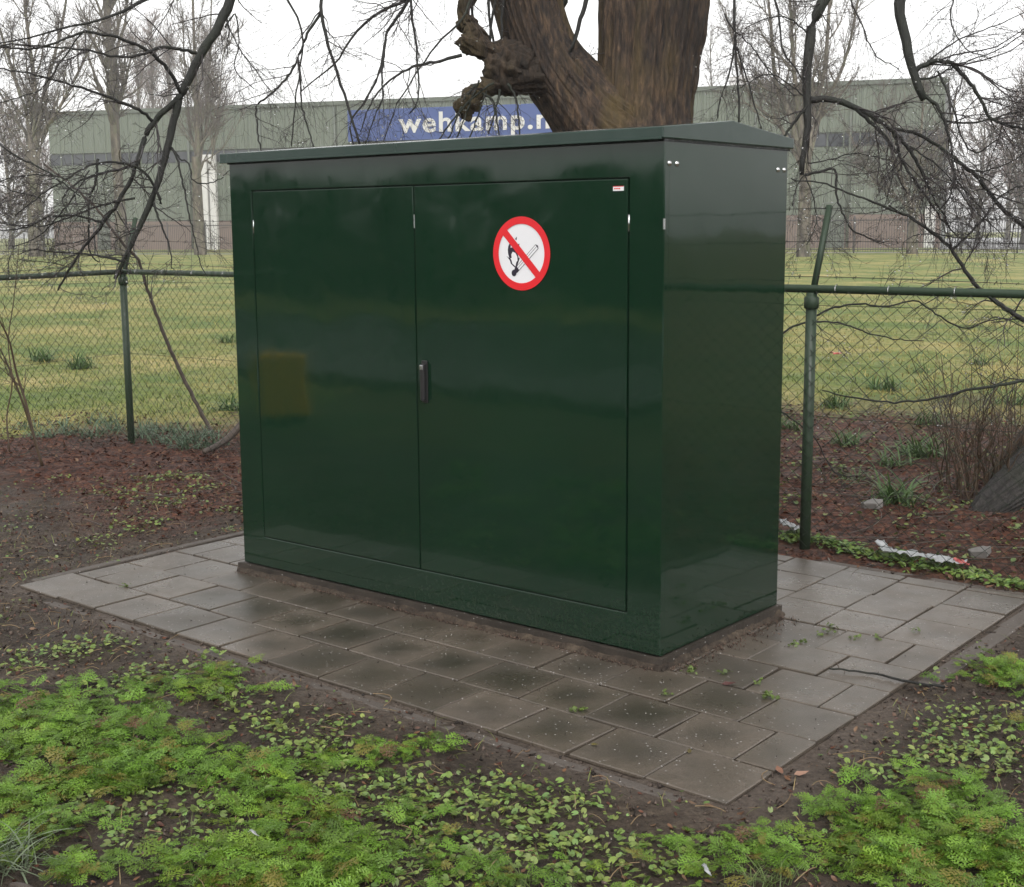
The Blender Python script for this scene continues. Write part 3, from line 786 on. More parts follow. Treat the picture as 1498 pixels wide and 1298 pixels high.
# ---------------- prohibition sign on the right door
sg = empty('no_flame_sign', (CX, CY, 1.635), 'round red and white no open flame sign on the cabinet door', 'sign', rz=-0.0083)
SR = 0.151
def sgp(name, mb, mat, parent=None, kind=None): return link(name, mb.mesh(name), mat, parent or sg, world=False)
c0 = (-0.694, 0.0)
disc = MB(); disc.poly([(c0[0] + (SR - 0.002) * math.cos(t), -0.0004, (SR - 0.002) * math.sin(t)) for t in np.linspace(0, 2 * math.pi, 72)[:-1]])
dsc = sgp('disc', disc, M['sign_white'])
def n2s(p, lay): return (c0[0] + p[0] * SR, -0.0004 - 0.0003 * lay, p[1] * SR)
def px2n(x, y): return ((x - 476) / 244, -(y - 521) / 316)
def flat(pts, lay): return MB().poly([n2s(p, lay) for p in pts])
flame = [px2n(*p) for p in [(425, 648), (383, 608), (376, 582), (347, 543), (370, 560), (360, 520), (358, 490), (362, 460), (375, 430), (384, 452), (382, 472), (400, 468), (422, 492), (445, 530), (452, 560), (462, 556), (448, 600), (434, 645)]]
sgp('flame', flat(flame, 1), M['sign_black'])
inner = [px2n(*p) for p in [(424, 632), (396, 606), (390, 578), (380, 566), (392, 556), (388, 532), (400, 506), (424, 516), (440, 548), (442, 580), (430, 600)]]
sgp('flame_core', flat(inner, 2), M['sign_white'])
for tri in ([(420, 398), (438, 376), (434, 408)], [(448, 440), (460, 436), (456, 456)]):
    sgp('flame_tip', flat([px2n(*p) for p in tri], 1), M['sign_black'])
m0 = np.array(px2n(428, 668)); m1 = np.array(px2n(608, 460)); md = nrm(m1 - m0); mn = np.array([-md[1], md[0]])
sgp('match_outline', flat([m0 + mn * .075, m1 + mn * .075, m1 + md * .04, m1 - mn * .075, m0 - mn * .075][::1], 3), M['sign_black'])
sgp('match_stick', flat([m0 + mn * .06 + md * .1, m1 + mn * .06 - md * .01, m1 - mn * .06 - md * .01, m0 - mn * .06 + md * .1], 4), M['sign_white'])
sgp('match_line', flat([m0 + mn * .012 + md * .1, m1 + mn * .012, m1 - mn * .0, m0 - mn * .0 + md * .1], 5), M['sign_black'])
hd0 = np.array(px2n(412, 688))
sgp('match_head', flat([hd0 + np.array([0.085 * math.cos(t), 0.09 * math.sin(t)]) for t in np.linspace(0, 2 * math.pi, 25)[:-1]], 5), M['sign_black'])
sgp('match_neck', flat([hd0 + mn * .06, hd0 + mn * .07 + md * .22, hd0 - mn * .02 + md * .13, hd0 - mn * .07 + md * .22, hd0 - mn * .06], 6), M['sign_black'])
q = 0.101; r2 = 0.9 / math.sqrt(2)
sl = np.array([-1, 1]) / math.sqrt(2); sn = np.array([1, 1]) / math.sqrt(2)
sgp('slash', flat([sl * .86 + sn * q, -sl * .86 + sn * q, -sl * .86 - sn * q, sl * .86 - sn * q], 7), M['sign_red'])
sgp('ring', MB().ring(c0, SR * 0.802, SR, -0.0004 - 0.0003 * 8), M['sign_red'])
lb = empty('maker_label', (CX, CY, 1.887), 'tiny white label with red print at the top corner of the right door', 'label', rz=-0.0083)
link('plate', MB().box(-0.236, -0.186, -0.0012, 0.0006, -0.009, 0.009).mesh('plate'), M['sign_white'], lb, world=False)
mb = MB()
for k, (x, w_) in enumerate(((-0.231, .007), (-0.2225, .005), (-0.216, .006), (-0.209, .007))): mb.poly([(x, -0.0016, -0.003), (x + w_, -0.0016, -0.003), (x + w_, -0.0016, 0.002), (x, -0.0016, 0.002)])
mb.poly([(-0.236, -0.0016, 0.0065), (-0.186, -0.0016, 0.0065), (-0.186, -0.0016, 0.009), (-0.236, -0.0016, 0.009)])
link('red_print', mb.mesh('red_print'), M['sign_red'], lb, world=False)

# ------------------------------------------------------------------ chain-link fence
FH = 1.41
K0 = np.array([-7.52, 3.22, 0]); KR = np.array([2.6, 3.06, 0]); KL = np.array([-6.55, 0.05, 0]); KL = K0 + nrm(KL - K0) * 5.2
fence = empty('chain_link_fence', K0, 'green chain link fence with barbed wire arms behind the cabinet', 'fence')
def lerp(a, b, t): return a * (1 - t) + b * t
dR = nrm(KR - K0); dL = nrm(KL - K0)
posts = [(K0, nrm(np.array([-0.2, 1.0, 0]))), (K0 + dR * 3.12, np.array([0, 1, 0])), (K0 + dR * 6.225, np.array([0, 1.0, 0])), (K0 + dR * 9.4, np.array([0, 1.0, 0])), (K0 + dL * 3.1, np.array([-1.0, 0, 0]))]
for c, out in posts:
    p = link('post', tube_mesh('post', [c + [0, 0, -0.3], c + [0, 0, FH - 0.02]], 0.029, 16), M['fence_green'], fence)
    link('collar', tube_mesh('collar', [c + [0, 0, FH - 0.105], c + [0, 0, FH - 0.1], c + [0, 0, FH - 0.045], c + [0, 0, FH - 0.04]], [0.033, 0.039, 0.039, 0.033], 16), M['fence_green'], p, world=False).location = (0, 0, 0)
    # arm: steel angle leaning outwards
    a0 = c + np.array([0, 0, FH - 0.02]); a1 = c + out * 0.17 + np.array([0, 0, FH + 0.44])
    ax = nrm(a1 - a0); sx_ = nrm(np.cross(ax, out)); sy_ = np.cross(sx_, ax)
    def L(P): return [P + sx_ * 0.013, P - sx_ * 0.013, P - sx_ * 0.013 + sy_ * 0.026, P - sx_ * 0.009 + sy_ * 0.026, P - sx_ * 0.009 + sy_ * 0.004, P + sx_ * 0.013 + sy_ * 0.004]
    V = np.array(L(a0) + L(a1)); n = 6
    link('arm', mesh_np('arm', V, [np.array([(i, (i + 1) % n, n + (i + 1) % n, n + i) for i in range(n)]), np.array([list(range(n))[::-1], list(range(n, 2 * n))])]), M['fence_green'], fence)
sag = lambda a, b, z: [lerp(a, b, t) + np.array([0, 0, z]) for t in np.linspace(0, 1, 5)]
link('top_rail', tube_mesh('top_rail', sag(K0, KR, FH), 0.0215, 14), M['fence_green'], fence)
link('top_rail', tube_mesh('top_rail', sag(K0 - dL * 0.02, KL, FH), 0.0215, 14), M['fence_green'], fence)
def netting(a, b, name):
    L = np.linalg.norm(b - a); d = (b - a) / L; pit = 0.046; n = int(L / pit); hz = FH - 0.03; dz = 0.0405; K = int((hz - 0.02) / dz)
    z = 0.02 + np.arange(K + 1) * dz
    z = np.append(z, min(z[-1] + dz, hz + 0.02))
    nrmv = np.array([-d[1], d[0], 0])
    zig = np.where(np.arange(len(z)) % 2 == 0, -0.5, 0.5) * pit * 1.0
    P = a[None, None] + d[None, None] * ((np.arange(n) + 0.5) * pit)[:, None, None] + d[None, None] * (zig[None, :] * np.where(np.arange(n) % 2 == 0, 1, -1)[:, None])[..., None] + np.array([0, 0, 1.0]) * z[None, :, None]
    P = P - nrmv[None, None] * (np.where(np.arange(len(z)) % 2 == 0, -1, 1) * 0.002)[None, :, None] - nrmv * 0.026
    wv = (fbm(P[..., 0] * 1.3 + P[..., 1], P[..., 2] * 1.3, 77, 2) - 0.5) * 0.03
    P = P + nrmv * wv[..., None] + d * wv[..., None] * 0.6
    V, F = polytubes(P, np.full(P.shape[:2], 0.0021), 4)
    o = link(name, mesh_np(name, V, F), M['wire'], fence, kind='stuff')
netting(K0, KR, 'netting'); netting(K0, KL, 'netting')
def strand(pts, r=0.0016, name='line_wire'):
    link(name, tube_mesh(name, smooth_path(pts, 24), r, 5), M['wire'] if name == 'line_wire' else M['barb'], fence)
for z in (0.08, 0.74, 1.33):
    strand([lerp(K0, KR, t) + np.array([0, 0.005, z + (0.012 * math.sin(9 * t))]) for t in np.linspace(0, 1, 7)])
    strand([lerp(K0, KL, t) + np.array([0, 0.005, z + (0.012 * math.sin(7 * t))]) for t in np.linspace(0, 1, 5)])
def barbed(pts, sagv):
    P = smooth_path(pts, 120); V, F = polytubes(P[None], np.full((1, 120), 0.0017), 4); parts = [(V, F)]
    tot = np.linalg.norm(np.diff(P, axis=0), axis=1).sum(); n = int(tot / 0.11)
    t = np.linspace(0.02, 0.98, n) * 119; i = t.astype(int); c = P[i]
    for s in range(3):
        dv_ = nrm(rng.normal(size=(n, 3))) * 0.013
        V, F = polytubes(np.stack([c - dv_, c + dv_], 1), np.full((n, 2), 0.0013), 3); parts.append((V, F))
    V, F = join_vf(parts); link('barbed_wire', mesh_np('barbed_wire', V, F), M['barb'], fence)
for fr in (0.18, 0.58, 0.96):
    tops = [c + out * (0.17 * fr + 0.005) + np.array([0, 0, FH - 0.02 + 0.46 * fr]) for c, out in posts]
    ext = tops[3]
    mids = []
    seq = [tops[4], tops[0], tops[1], tops[2], tops[3]]
    full = []
    for a, b2 in zip(seq[:-1], seq[1:]):
        full += [a, lerp(a, b2, 0.5) + np.array([0, 0, -rng.uniform(0.01, 0.03)])]
    barbed(full + [seq[-1]], 0.02)
for k in range(26):
    x = K0 + dR * (0.2 + k * 0.36 + rng.uniform(-0.05, 0.05)) + np.array([0, 0, FH])
    th = np.linspace(0, 2 * math.pi, 11); ring_ = [x + np.array([dR[0] * 0.008 * math.sin(t * 0.5), 0.0265 * math.cos(t), 0.0265 * math.sin(t)]) for t in th]
    link('tie', tube_mesh('tie', ring_, 0.0018, 4, False), M['steel'], fence)

# ------------------------------------------------------------------ big old tree behind the fence
def barked(path, rad, sides=150, K=110, ridge=0.05, lobes=5, seed=1, lob=1.0):
    """stem with fluted, fissured surface (real relief)"""
    pr = np.column_stack([np.asarray(path, float), np.asarray(rad, float)])
    S_ = smooth_path(pr, K); P = S_[:, :3]; Rr = S_[:, 3]
    T = nrm(np.gradient(P, axis=0)); ref = np.array([1.0, 0.1, 0]); A_ = nrm(np.cross(T, np.cross(ref, T))); B_ = np.cross(T, A_)
    th = np.arange(sides) * 2 * np.pi / sides
    s = np.concatenate([[0], np.cumsum(np.linalg.norm(np.diff(P, axis=0), axis=1))])
    TH, SS = np.meshgrid(th, s)
    w = TH + 0.25 * np.sin(SS * 1.7 + seed) + (fbm(np.cos(TH) * 2 + 5, SS * 1.2 + np.sin(TH) * 2, seed, 3) - 0.5) * 0.8
    big = lob * (0.07 * np.sin(lobes * w + seed) + 0.045 * np.sin((lobes * 2 + 1) * w + 2 * seed))
    cx, sx = np.cos(TH), np.sin(TH)
    n1 = np.abs(fbm(cx * 15 + 40 + SS * 0.35, sx * 15 + SS * 1.6 + 11, seed + 3, 4) - 0.5) * 2
    n2 = fbm(cx * 24 + 9, sx * 24 + SS * 2.6, seed + 8, 3) - 0.5
    rr = Rr[:, None] * (1 + big + (0.32 - n1) * ridge * 2.4 + n2 * ridge * 1.3)
    V = P[:, None] + rr[..., None] * (A_[:, None] * cx[..., None] + B_[:, None] * sx[..., None])
    k = np.arange(K - 1)[:, None] * sides; i = np.arange(sides)[None]; j = (i + 1) % sides
    F = np.stack([k + i, k + j, k + sides + j, k + sides + i], -1).reshape(-1, 4)
    V = V.reshape(-1, 3); Fs = [F]
    Fs.append(np.array([list(range(sides))[::-1]])); Fs.append(np.array([list((K - 1) * sides + np.arange(sides))]))
    return mesh_np('bark', V, Fs, smooth=True)

TD = 9.3
def tp(px, py, d=TD): return at(px, py, d)
root = gxy(925, TD)
tree = empty('old_tree', root, 'huge old tree with split fissured trunk rising behind the cabinet', 'tree')
b0 = tp(915, 205)
trunk_path = [root + [0, 0, -0.2], root + [0, 0, 0.25], root + [-0.03, -0.02, 1.0], tp(935, 300), tp(940, 190), tp(948, 100), tp(957, 10), tp(962, -130), tp(985, -330), tp(1000, -560)]
trunk_rad = [0.85, 0.68, 0.57, 0.48, 0.335, 0.335, 0.375, 0.36, 0.30, 0.22]
link('trunk', barked(trunk_path, trunk_rad, 240, 170, 0.06, 4, 2, 0.45), M['bark_big'], tree)
limb_path = [tp(930, 280, TD - 0.05), tp(893, 205, TD - 0.05), tp(848, 150, TD - 0.08), tp(802, 90, TD - 0.1), tp(778, 35, TD - 0.1), tp(764, -30, TD - 0.12), tp(742, -150, TD - 0.2), tp(690, -330, TD - 0.3), tp(640, -520, TD - 0.5)]
limb_rad = [0.34, 0.32, 0.26, 0.225, 0.225, 0.235, 0.21, 0.16, 0.11]
link('limb', barked(limb_path, limb_rad, 190, 140, 0.065, 3, 5, 0.4), M['bark_big'], tree)
# burls and stubs on the left limb
def stub(path, rad, seed, name='burl'):
    me = barked(path, rad, 70, 60, 0.11, 3, seed)
    co = np.zeros(len(me.vertices) * 3, np.float32); me.vertices.foreach_get('co', co); co = co.reshape(-1, 3)
    c = np.asarray(path, float).mean(0); n = (fbm(co[:, 0] * 17 + co[:, 1] * 6, co[:, 2] * 17 + co[:, 1] * 7, seed, 5) - 0.5)
    co += nrm(co - c) * (n * 0.13)[:, None]; me.vertices.foreach_set('co', co.ravel()); me.update()
    link(name, me, M['bark_burl'], tree)
dB = TD - 0.25
stub([tp(775, 95, dB), tp(745, 80, dB), tp(715, 75, dB - .05), tp(690, 66, dB - .1), tp(672, 60, dB - .1)], [0.12, 0.095, 0.065, 0.07, 0.025], 11)
stub([tp(700, 70, dB - .05), tp(690, 48, dB - .08), tp(678, 25, dB - .1), tp(683, 8, dB - .1), tp(690, -4, dB - .1)], [0.085, 0.075, 0.045, 0.035, 0.04], 12)
stub([tp(790, 110, dB), tp(752, 116, dB), tp(722, 124, dB - .05), tp(700, 134, dB - .1), tp(688, 145, dB - .12)], [0.13, 0.095, 0.065, 0.056, 0.05], 13)
stub([tp(693, 137, dB - .1), tp(685, 152, dB - .12), tp(680, 162, dB - .12), tp(687, 178, dB - .12)], [0.055, 0.066, 0.055, 0.02], 14)
stub([tp(742, 92, dB), tp(735, 104, dB - .05), tp(738, 120, dB)], [0.10, 0.11, 0.10], 15)

# ------------------------------------------------------------------ second tree, just beyond the right edge of view
rroot = gxy(1625, 8.9); rroot[2] = 0
rtree = empty('gnarled_tree', rroot, 'tree at the right edge showing its grey flaring root and overhanging branches', 'tree')
link('trunk', barked([rroot + [0, 0, -0.15], rroot + [0, 0, 0.06], rroot + [0.02, 0.02, 0.3], rroot + [0.05, 0.05, 0.9], rroot + [0.1, 0.1, 2.2], rroot + [0.1, 0.15, 3.8], rroot + [0.0, 0.1, 5.5], rroot + [-0.2, 0, 7.5]], [0.72, 0.6, 0.46, 0.4, 0.36, 0.33, 0.25, 0.12], 110, 100, 0.05, 5, 9), M['bark_big'], rtree)
rt0 = gp(1418, 752); 
link('root', barked([rt0 + [-0.02, 0.02, -0.08], lerp(rt0, rroot, 0.2) + [0, 0, 0.03], lerp(rt0, rroot, 0.45) + [0, 0, 0.12], lerp(rt0, rroot, 0.75) + [0, 0, 0.25], rroot + [0, 0, 0.5]], [0.05, 0.12, 0.17, 0.23, 0.3], 120, 90, 0.13, 4, 10), M['bark_root'], rtree)

# ------------------------------------------------------------------ overhanging branches, traced one by one
DPX = lambda d: d / FPX
BR = []    # (tree, name, points(px,py,depth), width px start, end, twiggy)
def br(t, pts, w0, w1, d, d1=None, n=9, tl=0.5, src=None):
    k = len(pts); d1 = d if d1 is None else d1
    P = [at(x, y, d + (d1 - d) * i / max(1, k - 1)) for i, (x, y) in enumerate(pts)]
    Rr = list(np.linspace(w0, w1, k) / 2 * DPX(d))
    if src is not None:     # carries on up out of the picture to the limb it grows from
        s = np.array(src, float); e_ = P[0] + nrm(P[0] - P[1]) * 0.7; mid = lerp(s, e_, 0.55) + np.array([0, 0, 0.35])
        P = [s, mid, e_] + P; Rr = [Rr[0] * 1.7, Rr[0] * 1.3, Rr[0] * 1.1] + Rr
    BR.append((t, np.array(P), np.array(Rr), n, tl, 2 if src is not None else 0))
srcL = tp(690, -330, TD - 0.3); srcM = tp(742, -150, TD - 0.2); srcT = tp(985, -330); srcT2 = tp(962, -130)
srcR = rroot + np.array([0.1, 0.15, 3.9]); srcR2 = rroot + np.array([0, 0.1, 5.2])
# left group
dl = 8.6
br(tree, [(348, -25), (322, 33), (296, 78), (270, 132), (256, 180), (243, 232), (230, 280), (215, 318), (200, 348), (190, 372), (172, 408)], 17, 6, dl, src=srcL, n=26, tl=0.42)
br(tree, [(266, 140), (238, 165), (215, 195), (203, 232), (193, 262), (170, 300), (150, 328), (125, 358), (98, 402), (85, 425)], 11, 3, dl, n=22, tl=0.45)
br(tree, [(287, 78), (262, 72), (236, 70), (210, 80), (170, 84), (125, 74), (80, 70), (20, 66), (-30, 70)], 6, 2, dl - .2, dl - .8, n=18)
br(tree, [(264, 136), (250, 108), (228, 84), (205, 68), (170, 54), (124, 47), (95, 57), (50, 70), (0, 66), (-40, 74)], 7, 2, dl - .1, dl - .9, n=20)
br(tree, [(223, 178), (205, 162), (170, 146), (120, 128), (70, 114), (20, 102), (-30, 92)], 6, 2, dl, dl - .5, n=16)
br(tree, [(205, 5), (180, 18), (150, 30), (110, 38), (60, 52), (0, 64)], 6, 2, dl - .3, dl - .8, n=16, src=srcL)
br(tree, [(235, 298), (222, 266), (205, 248), (182, 239), (155, 238), (128, 246), (100, 262), (60, 290), (20, 320)], 5, 2, dl, dl - .5, n=22, tl=0.4)
br(tree, [(200, 242), (175, 248), (140, 256), (110, 268), (92, 290), (100, 310)], 5, 2, dl, dl - .4, n=18, tl=0.4)
br(tree, [(248, 214), (258, 228), (266, 262), (274, 305), (284, 350), (290, 384), (300, 405)], 4, 1.5, dl, n=9)
br(tree, [(222, 290), (236, 330), (246, 352), (252, 378), (250, 395)], 4, 1.5, dl, n=8, tl=0.3)
br(tree, [(250, 214), (262, 230), (277, 240), (282, 262), (300, 268), (320, 262), (338, 246)], 3, 1.5, dl, n=9, tl=0.3)
br(tree, [(143, 233), (140, 262), (130, 295), (128, 340), (130, 372), (142, 384)], 5, 2, dl, n=10, tl=0.35)
br(tree, [(180, 382), (150, 376), (120, 372), (80, 370), (48, 366), (20, 372)], 4, 1.5, dl - .2, n=14, tl=0.35)
br(tree, [(147, 325), (110, 315), (70, 318), (40, 332), (0, 338), (-20, 330)], 4, 1.5, dl - .2, n=16, tl=0.4)
br(tree, [(198, 290), (150, 300), (100, 318), (60, 330), (0, 326)], 4, 1.5, dl - .1, n=16, tl=0.4)
br(tree, [(-30, 190), (20, 226), (60, 246), (90, 268), (115, 286)], 4, 2, dl - .5, n=12, tl=0.4)
# middle hanging branches
dm = 8.5
br(tree, [(471, -20), (470, 18), (478, 58), (488, 92), (500, 128), (512, 168), (526, 212)], 6, 4, dm, src=srcL, n=14, tl=0.4)
br(tree, [(470, 20), (450, 48), (438, 80), (420, 112), (395, 138), (373, 156), (374, 185), (380, 225)], 5, 2.5, dm, n=14, tl=0.4)
br(tree, [(436, 84), (440, 120), (442, 150), (450, 180), (462, 222)], 4, 2, dm, n=9, tl=0.35)
br(tree, [(620, -15), (585, 2), (548, 20), (520, 48), (498, 82), (470, 106), (440, 130)], 6, 2, dm, src=srcL, n=18, tl=0.45)
br(tree, [(606, -10), (585, 22), (567, 50), (560, 84), (550, 122), (532, 155), (512, 182), (518, 215)], 6, 2.5, dm, src=srcL, n=16, tl=0.4)
br(tree, [(600, -10), (602, 30), (608, 68), (611, 110), (610, 150), (598, 170)], 5, 2, dm - .1, src=srcM, n=13, tl=0.4)
br(tree, [(676, 80), (640, 90), (604, 98), (572, 116), (545, 150), (530, 195)], 6, 2, dm, n=15, tl=0.4)
br(tree, [(566, 45), (560, 100), (562, 140), (550, 170), (535, 210)], 4, 2, dm - .2, n=10, tl=0.35)
br(tree, [(410, -15), (436, 30), (442, 66), (437, 100), (430, 160), (425, 215)], 4, 2, dm + .2, src=srcL, n=12, tl=0.4)
br(tree, [(330, 40), (345, 20), (350, 60), (345, 100), (375, 130)], 3, 1.5, dm, n=12, tl=0.4)
br(tree, [(690, -10), (672, 30), (640, 60), (610, 100), (580, 150), (560, 205)], 4, 2, dm, src=srcM, n=12, tl=0.35)
for (x0, x1, y1) in ((700, 668, 205), (712, 690, 200), (722, 640, 205), (732, 716, 195), (744, 760, 198), (706, 730, 200), (695, 652, 212)):
    br(tree, [(x0, 118 + 3 * (x0 % 7)), (lerp(x0, x1, .5) + 4, 150), (x1, y1)], 4.5, 2.5, dB - .2, n=5, tl=0.25)
for (x0, x1) in ((714, 722), (728, 716), (690, 700), (740, 735)):
    br(tree, [(x0, -20), (lerp(x0, x1, .5) - 3, 30), (x1, 70)], 5, 4, dB - .05, src=srcM, n=5, tl=0.25)
br(tree, [(838, -20), (828, 10), (815, 25)], 12, 9, TD, src=srcT2, n=2, tl=0.3)
br(tree, [(862, -15), (852, 25), (842, 62), (836, 75)], 8, 6, TD - .3, src=srcT2, n=3, tl=0.3)
br(tree, [(832, 74), (850, 84), (878, 100)], 6, 7, TD - .1, n=2, tl=0.2)
# right of the trunk
dr = 7.9
br(tree, [(1075, -20), (1074, 30), (1076, 90), (1080, 140), (1083, 185)], 5, 3, dr + .5, src=srcT, n=12, tl=0.35)
br(tree, [(1076, 60), (1066, 110), (1052, 150), (1046, 178)], 3.5, 2, dr + .5, n=7, tl=0.3)
br(tree, [(1078, 70), (1092, 115), (1104, 160), (1112, 190)], 3.5, 2, dr + .5, n=7, tl=0.3)
br(tree, [(1130, -20), (1142, 30), (1146, 70), (1165, 95), (1185, 130)], 4, 2, dr + .3, src=srcT, n=12, tl=0.4)
br(tree, [(1060, 20), (1070, 40), (1100, 70), (1130, 110), (1160, 140)], 3, 1.5, dr + .4, n=12, tl=0.4)
br(tree, [(1228, -30), (1206, 5), (1191, 42), (1186, 90), (1184, 135), (1186, 165), (1184, 200), (1178, 228), (1177, 256)], 21, 8, dr, src=srcT, n=14, tl=0.35)
br(tree, [(1186, 146), (1220, 146), (1250, 158), (1278, 172), (1302, 188), (1326, 214), (1348, 248), (1368, 290), (1392, 330)], 12, 2.5, dr, n=26, tl=0.5)
br(tree, [(1250, 158), (1285, 190), (1312, 224), (1335, 262), (1356, 292), (1372, 315), (1400, 348)], 7, 2, dr, n=20, tl=0.45)
br(tree, [(1187, 148), (1170, 168), (1158, 184), (1147, 198)], 6, 4, dr, n=4, tl=0.25)
br(tree, [(1177, 256), (1200, 252), (1222, 249), (1223, 275), (1228, 300), (1244, 334), (1262, 346), (1290, 356)], 5, 2, dr, n=12, tl=0.35)
br(tree, [(1306, 190), (1316, 225), (1318, 246), (1312, 256), (1326, 285)], 5, 2, dr, n=8, tl=0.3)
br(tree, [(1300, 188), (1340, 196), (1375, 216), (1400, 234), (1430, 260), (1455, 290), (1480, 316), (1520, 345)], 5, 8, dr, n=20, tl=0.45)
br(rtree, [(1323, -30), (1312, 8), (1318, 45), (1324, 80), (1332, 110), (1340, 132), (1347, 148)], 19, 12, dr - .3, src=srcR, n=6, tl=0.35)
br(rtree, [(1336, 105), (1350, 97), (1366, 90), (1390, 92), (1410, 112), (1432, 140), (1452, 172), (1490, 184), (1530, 190)], 9, 4, dr - .3, n=22, tl=0.5)
br(rtree, [(1342, 132), (1358, 144), (1372, 156), (1382, 180), (1390, 205), (1394, 232), (1396, 262), (1386, 292), (1372, 310)], 7, 2, dr - .3, n=20, tl=0.45)
br(rtree, [(1340, 116), (1362, 114), (1384, 104), (1408, 92), (1450, 78), (1500, 50)], 4, 1.5, dr - .3, n=18, tl=0.5)
br(rtree, [(1382, 178), (1420, 180), (1460, 172), (1510, 160)], 4, 2, dr - .3, n=14, tl=0.45)
br(rtree, [(1372, 104), (1388, 140), (1400, 172), (1408, 200), (1430, 222), (1460, 205)], 4, 2, dr - .3, n=14, tl=0.45)
br(rtree, [(1540, 490), (1490, 464), (1455, 440), (1425, 416), (1408, 390), (1390, 364), (1365, 342), (1330, 318), (1290, 300), (1245, 282), (1200, 266), (1160, 262)], 9, 2, dr - .2, n=26, tl=0.45)
br(rtree, [(1392, 366), (1410, 350), (1440, 318), (1456, 296), (1478, 278), (1515, 268)], 4.5, 2, dr - .2, n=12, tl=0.4)
br(rtree, [(1530, 550), (1470, 562), (1420, 570), (1370, 582), (1310, 588), (1250, 580), (1200, 568)], 6, 2, dr + .3, n=16, tl=0.35)
br(rtree, [(1140, 492), (1160, 478), (1190, 472), (1230, 474), (1270, 488), (1310, 498), (1350, 500)], 4, 1.5, dr + .1, n=9, tl=0.3)
br(rtree, [(1195, 462), (1222, 450), (1260, 444), (1300, 448), (1340, 440), (1390, 470), (1420, 478), (1460, 462), (1500, 476)], 3.5, 2, dr + .1, n=12, tl=0.3)
br(rtree, [(1140, 600), (1160, 615), (1190, 640), (1220, 690), (1260, 695)], 3, 1.5, dr + 1.2, n=6, tl=0.3)

for pts, w0, tl_, n_ in (([(1345, 100), (1400, 60), (1450, 40), (1510, 10)], 3, .5, 22), ([(1360, 95), (1420, 100), (1470, 130), (1520, 140)], 3, .5, 22), ([(1395, 235), (1430, 250), (1470, 240), (1510, 215)], 3, .45, 20),
                       ([(1396, 262), (1430, 300), (1450, 330), (1440, 360)], 3, .4, 18), ([(1330, 214), (1380, 250), (1420, 300), (1470, 345)], 3, .45, 20), ([(1240, -10), (1262, 40), (1280, 80), (1312, 100)], 3, .45, 20),
                       ([(1400, -15), (1390, 30), (1410, 70), (1450, 90)], 3, .5, 20), ([(1300, 300), (1340, 325), (1380, 345), (1440, 350)], 2.5, .4, 18)):
    br(rtree, pts, w0, 1.5, dr - .25, n=int(n_ * 0.55), tl=tl_)
for pts, w0, tl_, n_ in (([(1190, 60), (1160, 30), (1130, 25), (1090, 40)], 3, .45, 16), ([(1186, 150), (1150, 120), (1120, 110), (1080, 130)], 2.5, .4, 14), ([(1180, 240), (1210, 235), (1250, 225), (1300, 235)], 2.5, .4, 16), ([(1177, 256), (1190, 290), (1196, 330), (1185, 360)], 2.5, .35, 14), ([(1177, 256), (1165, 275), (1158, 300)], 2.5, .3, 10),
                       ([(120, 48), (90, 90), (60, 130), (0, 150)], 3, .45, 20), ([(60, 290), (20, 280), (-20, 260)], 2.5, .4, 14), ([(100, 262), (60, 256), (10, 262), (-20, 280)], 2.5, .4, 18), ([(130, 250), (100, 300), (60, 345), (20, 362)], 2.5, .4, 18), ([(330, 30), (350, 70), (372, 100), (400, 140)], 2.5, .4, 16)):
    br(tree, pts, w0, 1.5, dr if pts[0][0] > 900 else dl - .3, n=n_, tl=tl_)
tw = {}
for t, P, Rr, n, tl, skip in BR:
    K = max(16, len(P) * 5); S_ = smooth_path(np.column_stack([P, Rr]), K)
    jit = np.cumsum(rng.normal(0, 0.004, (K, 3)), axis=0); jit -= jit[0]; 
    Pp = S_[:, :3] + jit * np.linspace(0, 1, K)[:, None] * 0.4 + rng.normal(0, 0.0025, (K, 3)); rr = np.maximum(S_[:, 3] * 0.88, 0.0016) * rng.uniform(0.94, 1.07, K)
    V, F = polytubes(Pp[None], rr[None], 9, True)
    link('branch', mesh_np('branch', V, F, smooth=True), M['bark_branch'], t)
    PP, RR = Pp[None], np.minimum(rr, 0.012)[None]
    t0 = 0.45 if skip else 0.08
    a1 = grow(PP, RR, max(2, int(n * 0.8)), (tl * 0.5, tl * 1.3), (0.5, 1.25), 0.42, -0.35, 0.16, 8, t0, 1.0, 0.4, 0.0017)
    a2 = grow(a1[0], a1[1], 5, (tl * 0.25, tl * 0.7), (0.4, 1.1), 0.6, -0.25, 0.2, 6, 0.15, 1.0, 0.6, 0.0011)
    a3 = grow(a2[0], a2[1], 3, (tl * 0.1, tl * 0.32), (0.4, 1.1), 0.8, -0.1, 0.22, 4, 0.2, 1.0, 0.7, 0.0009)
    tw.setdefault(t.name, []).append((a1, a2, a3))
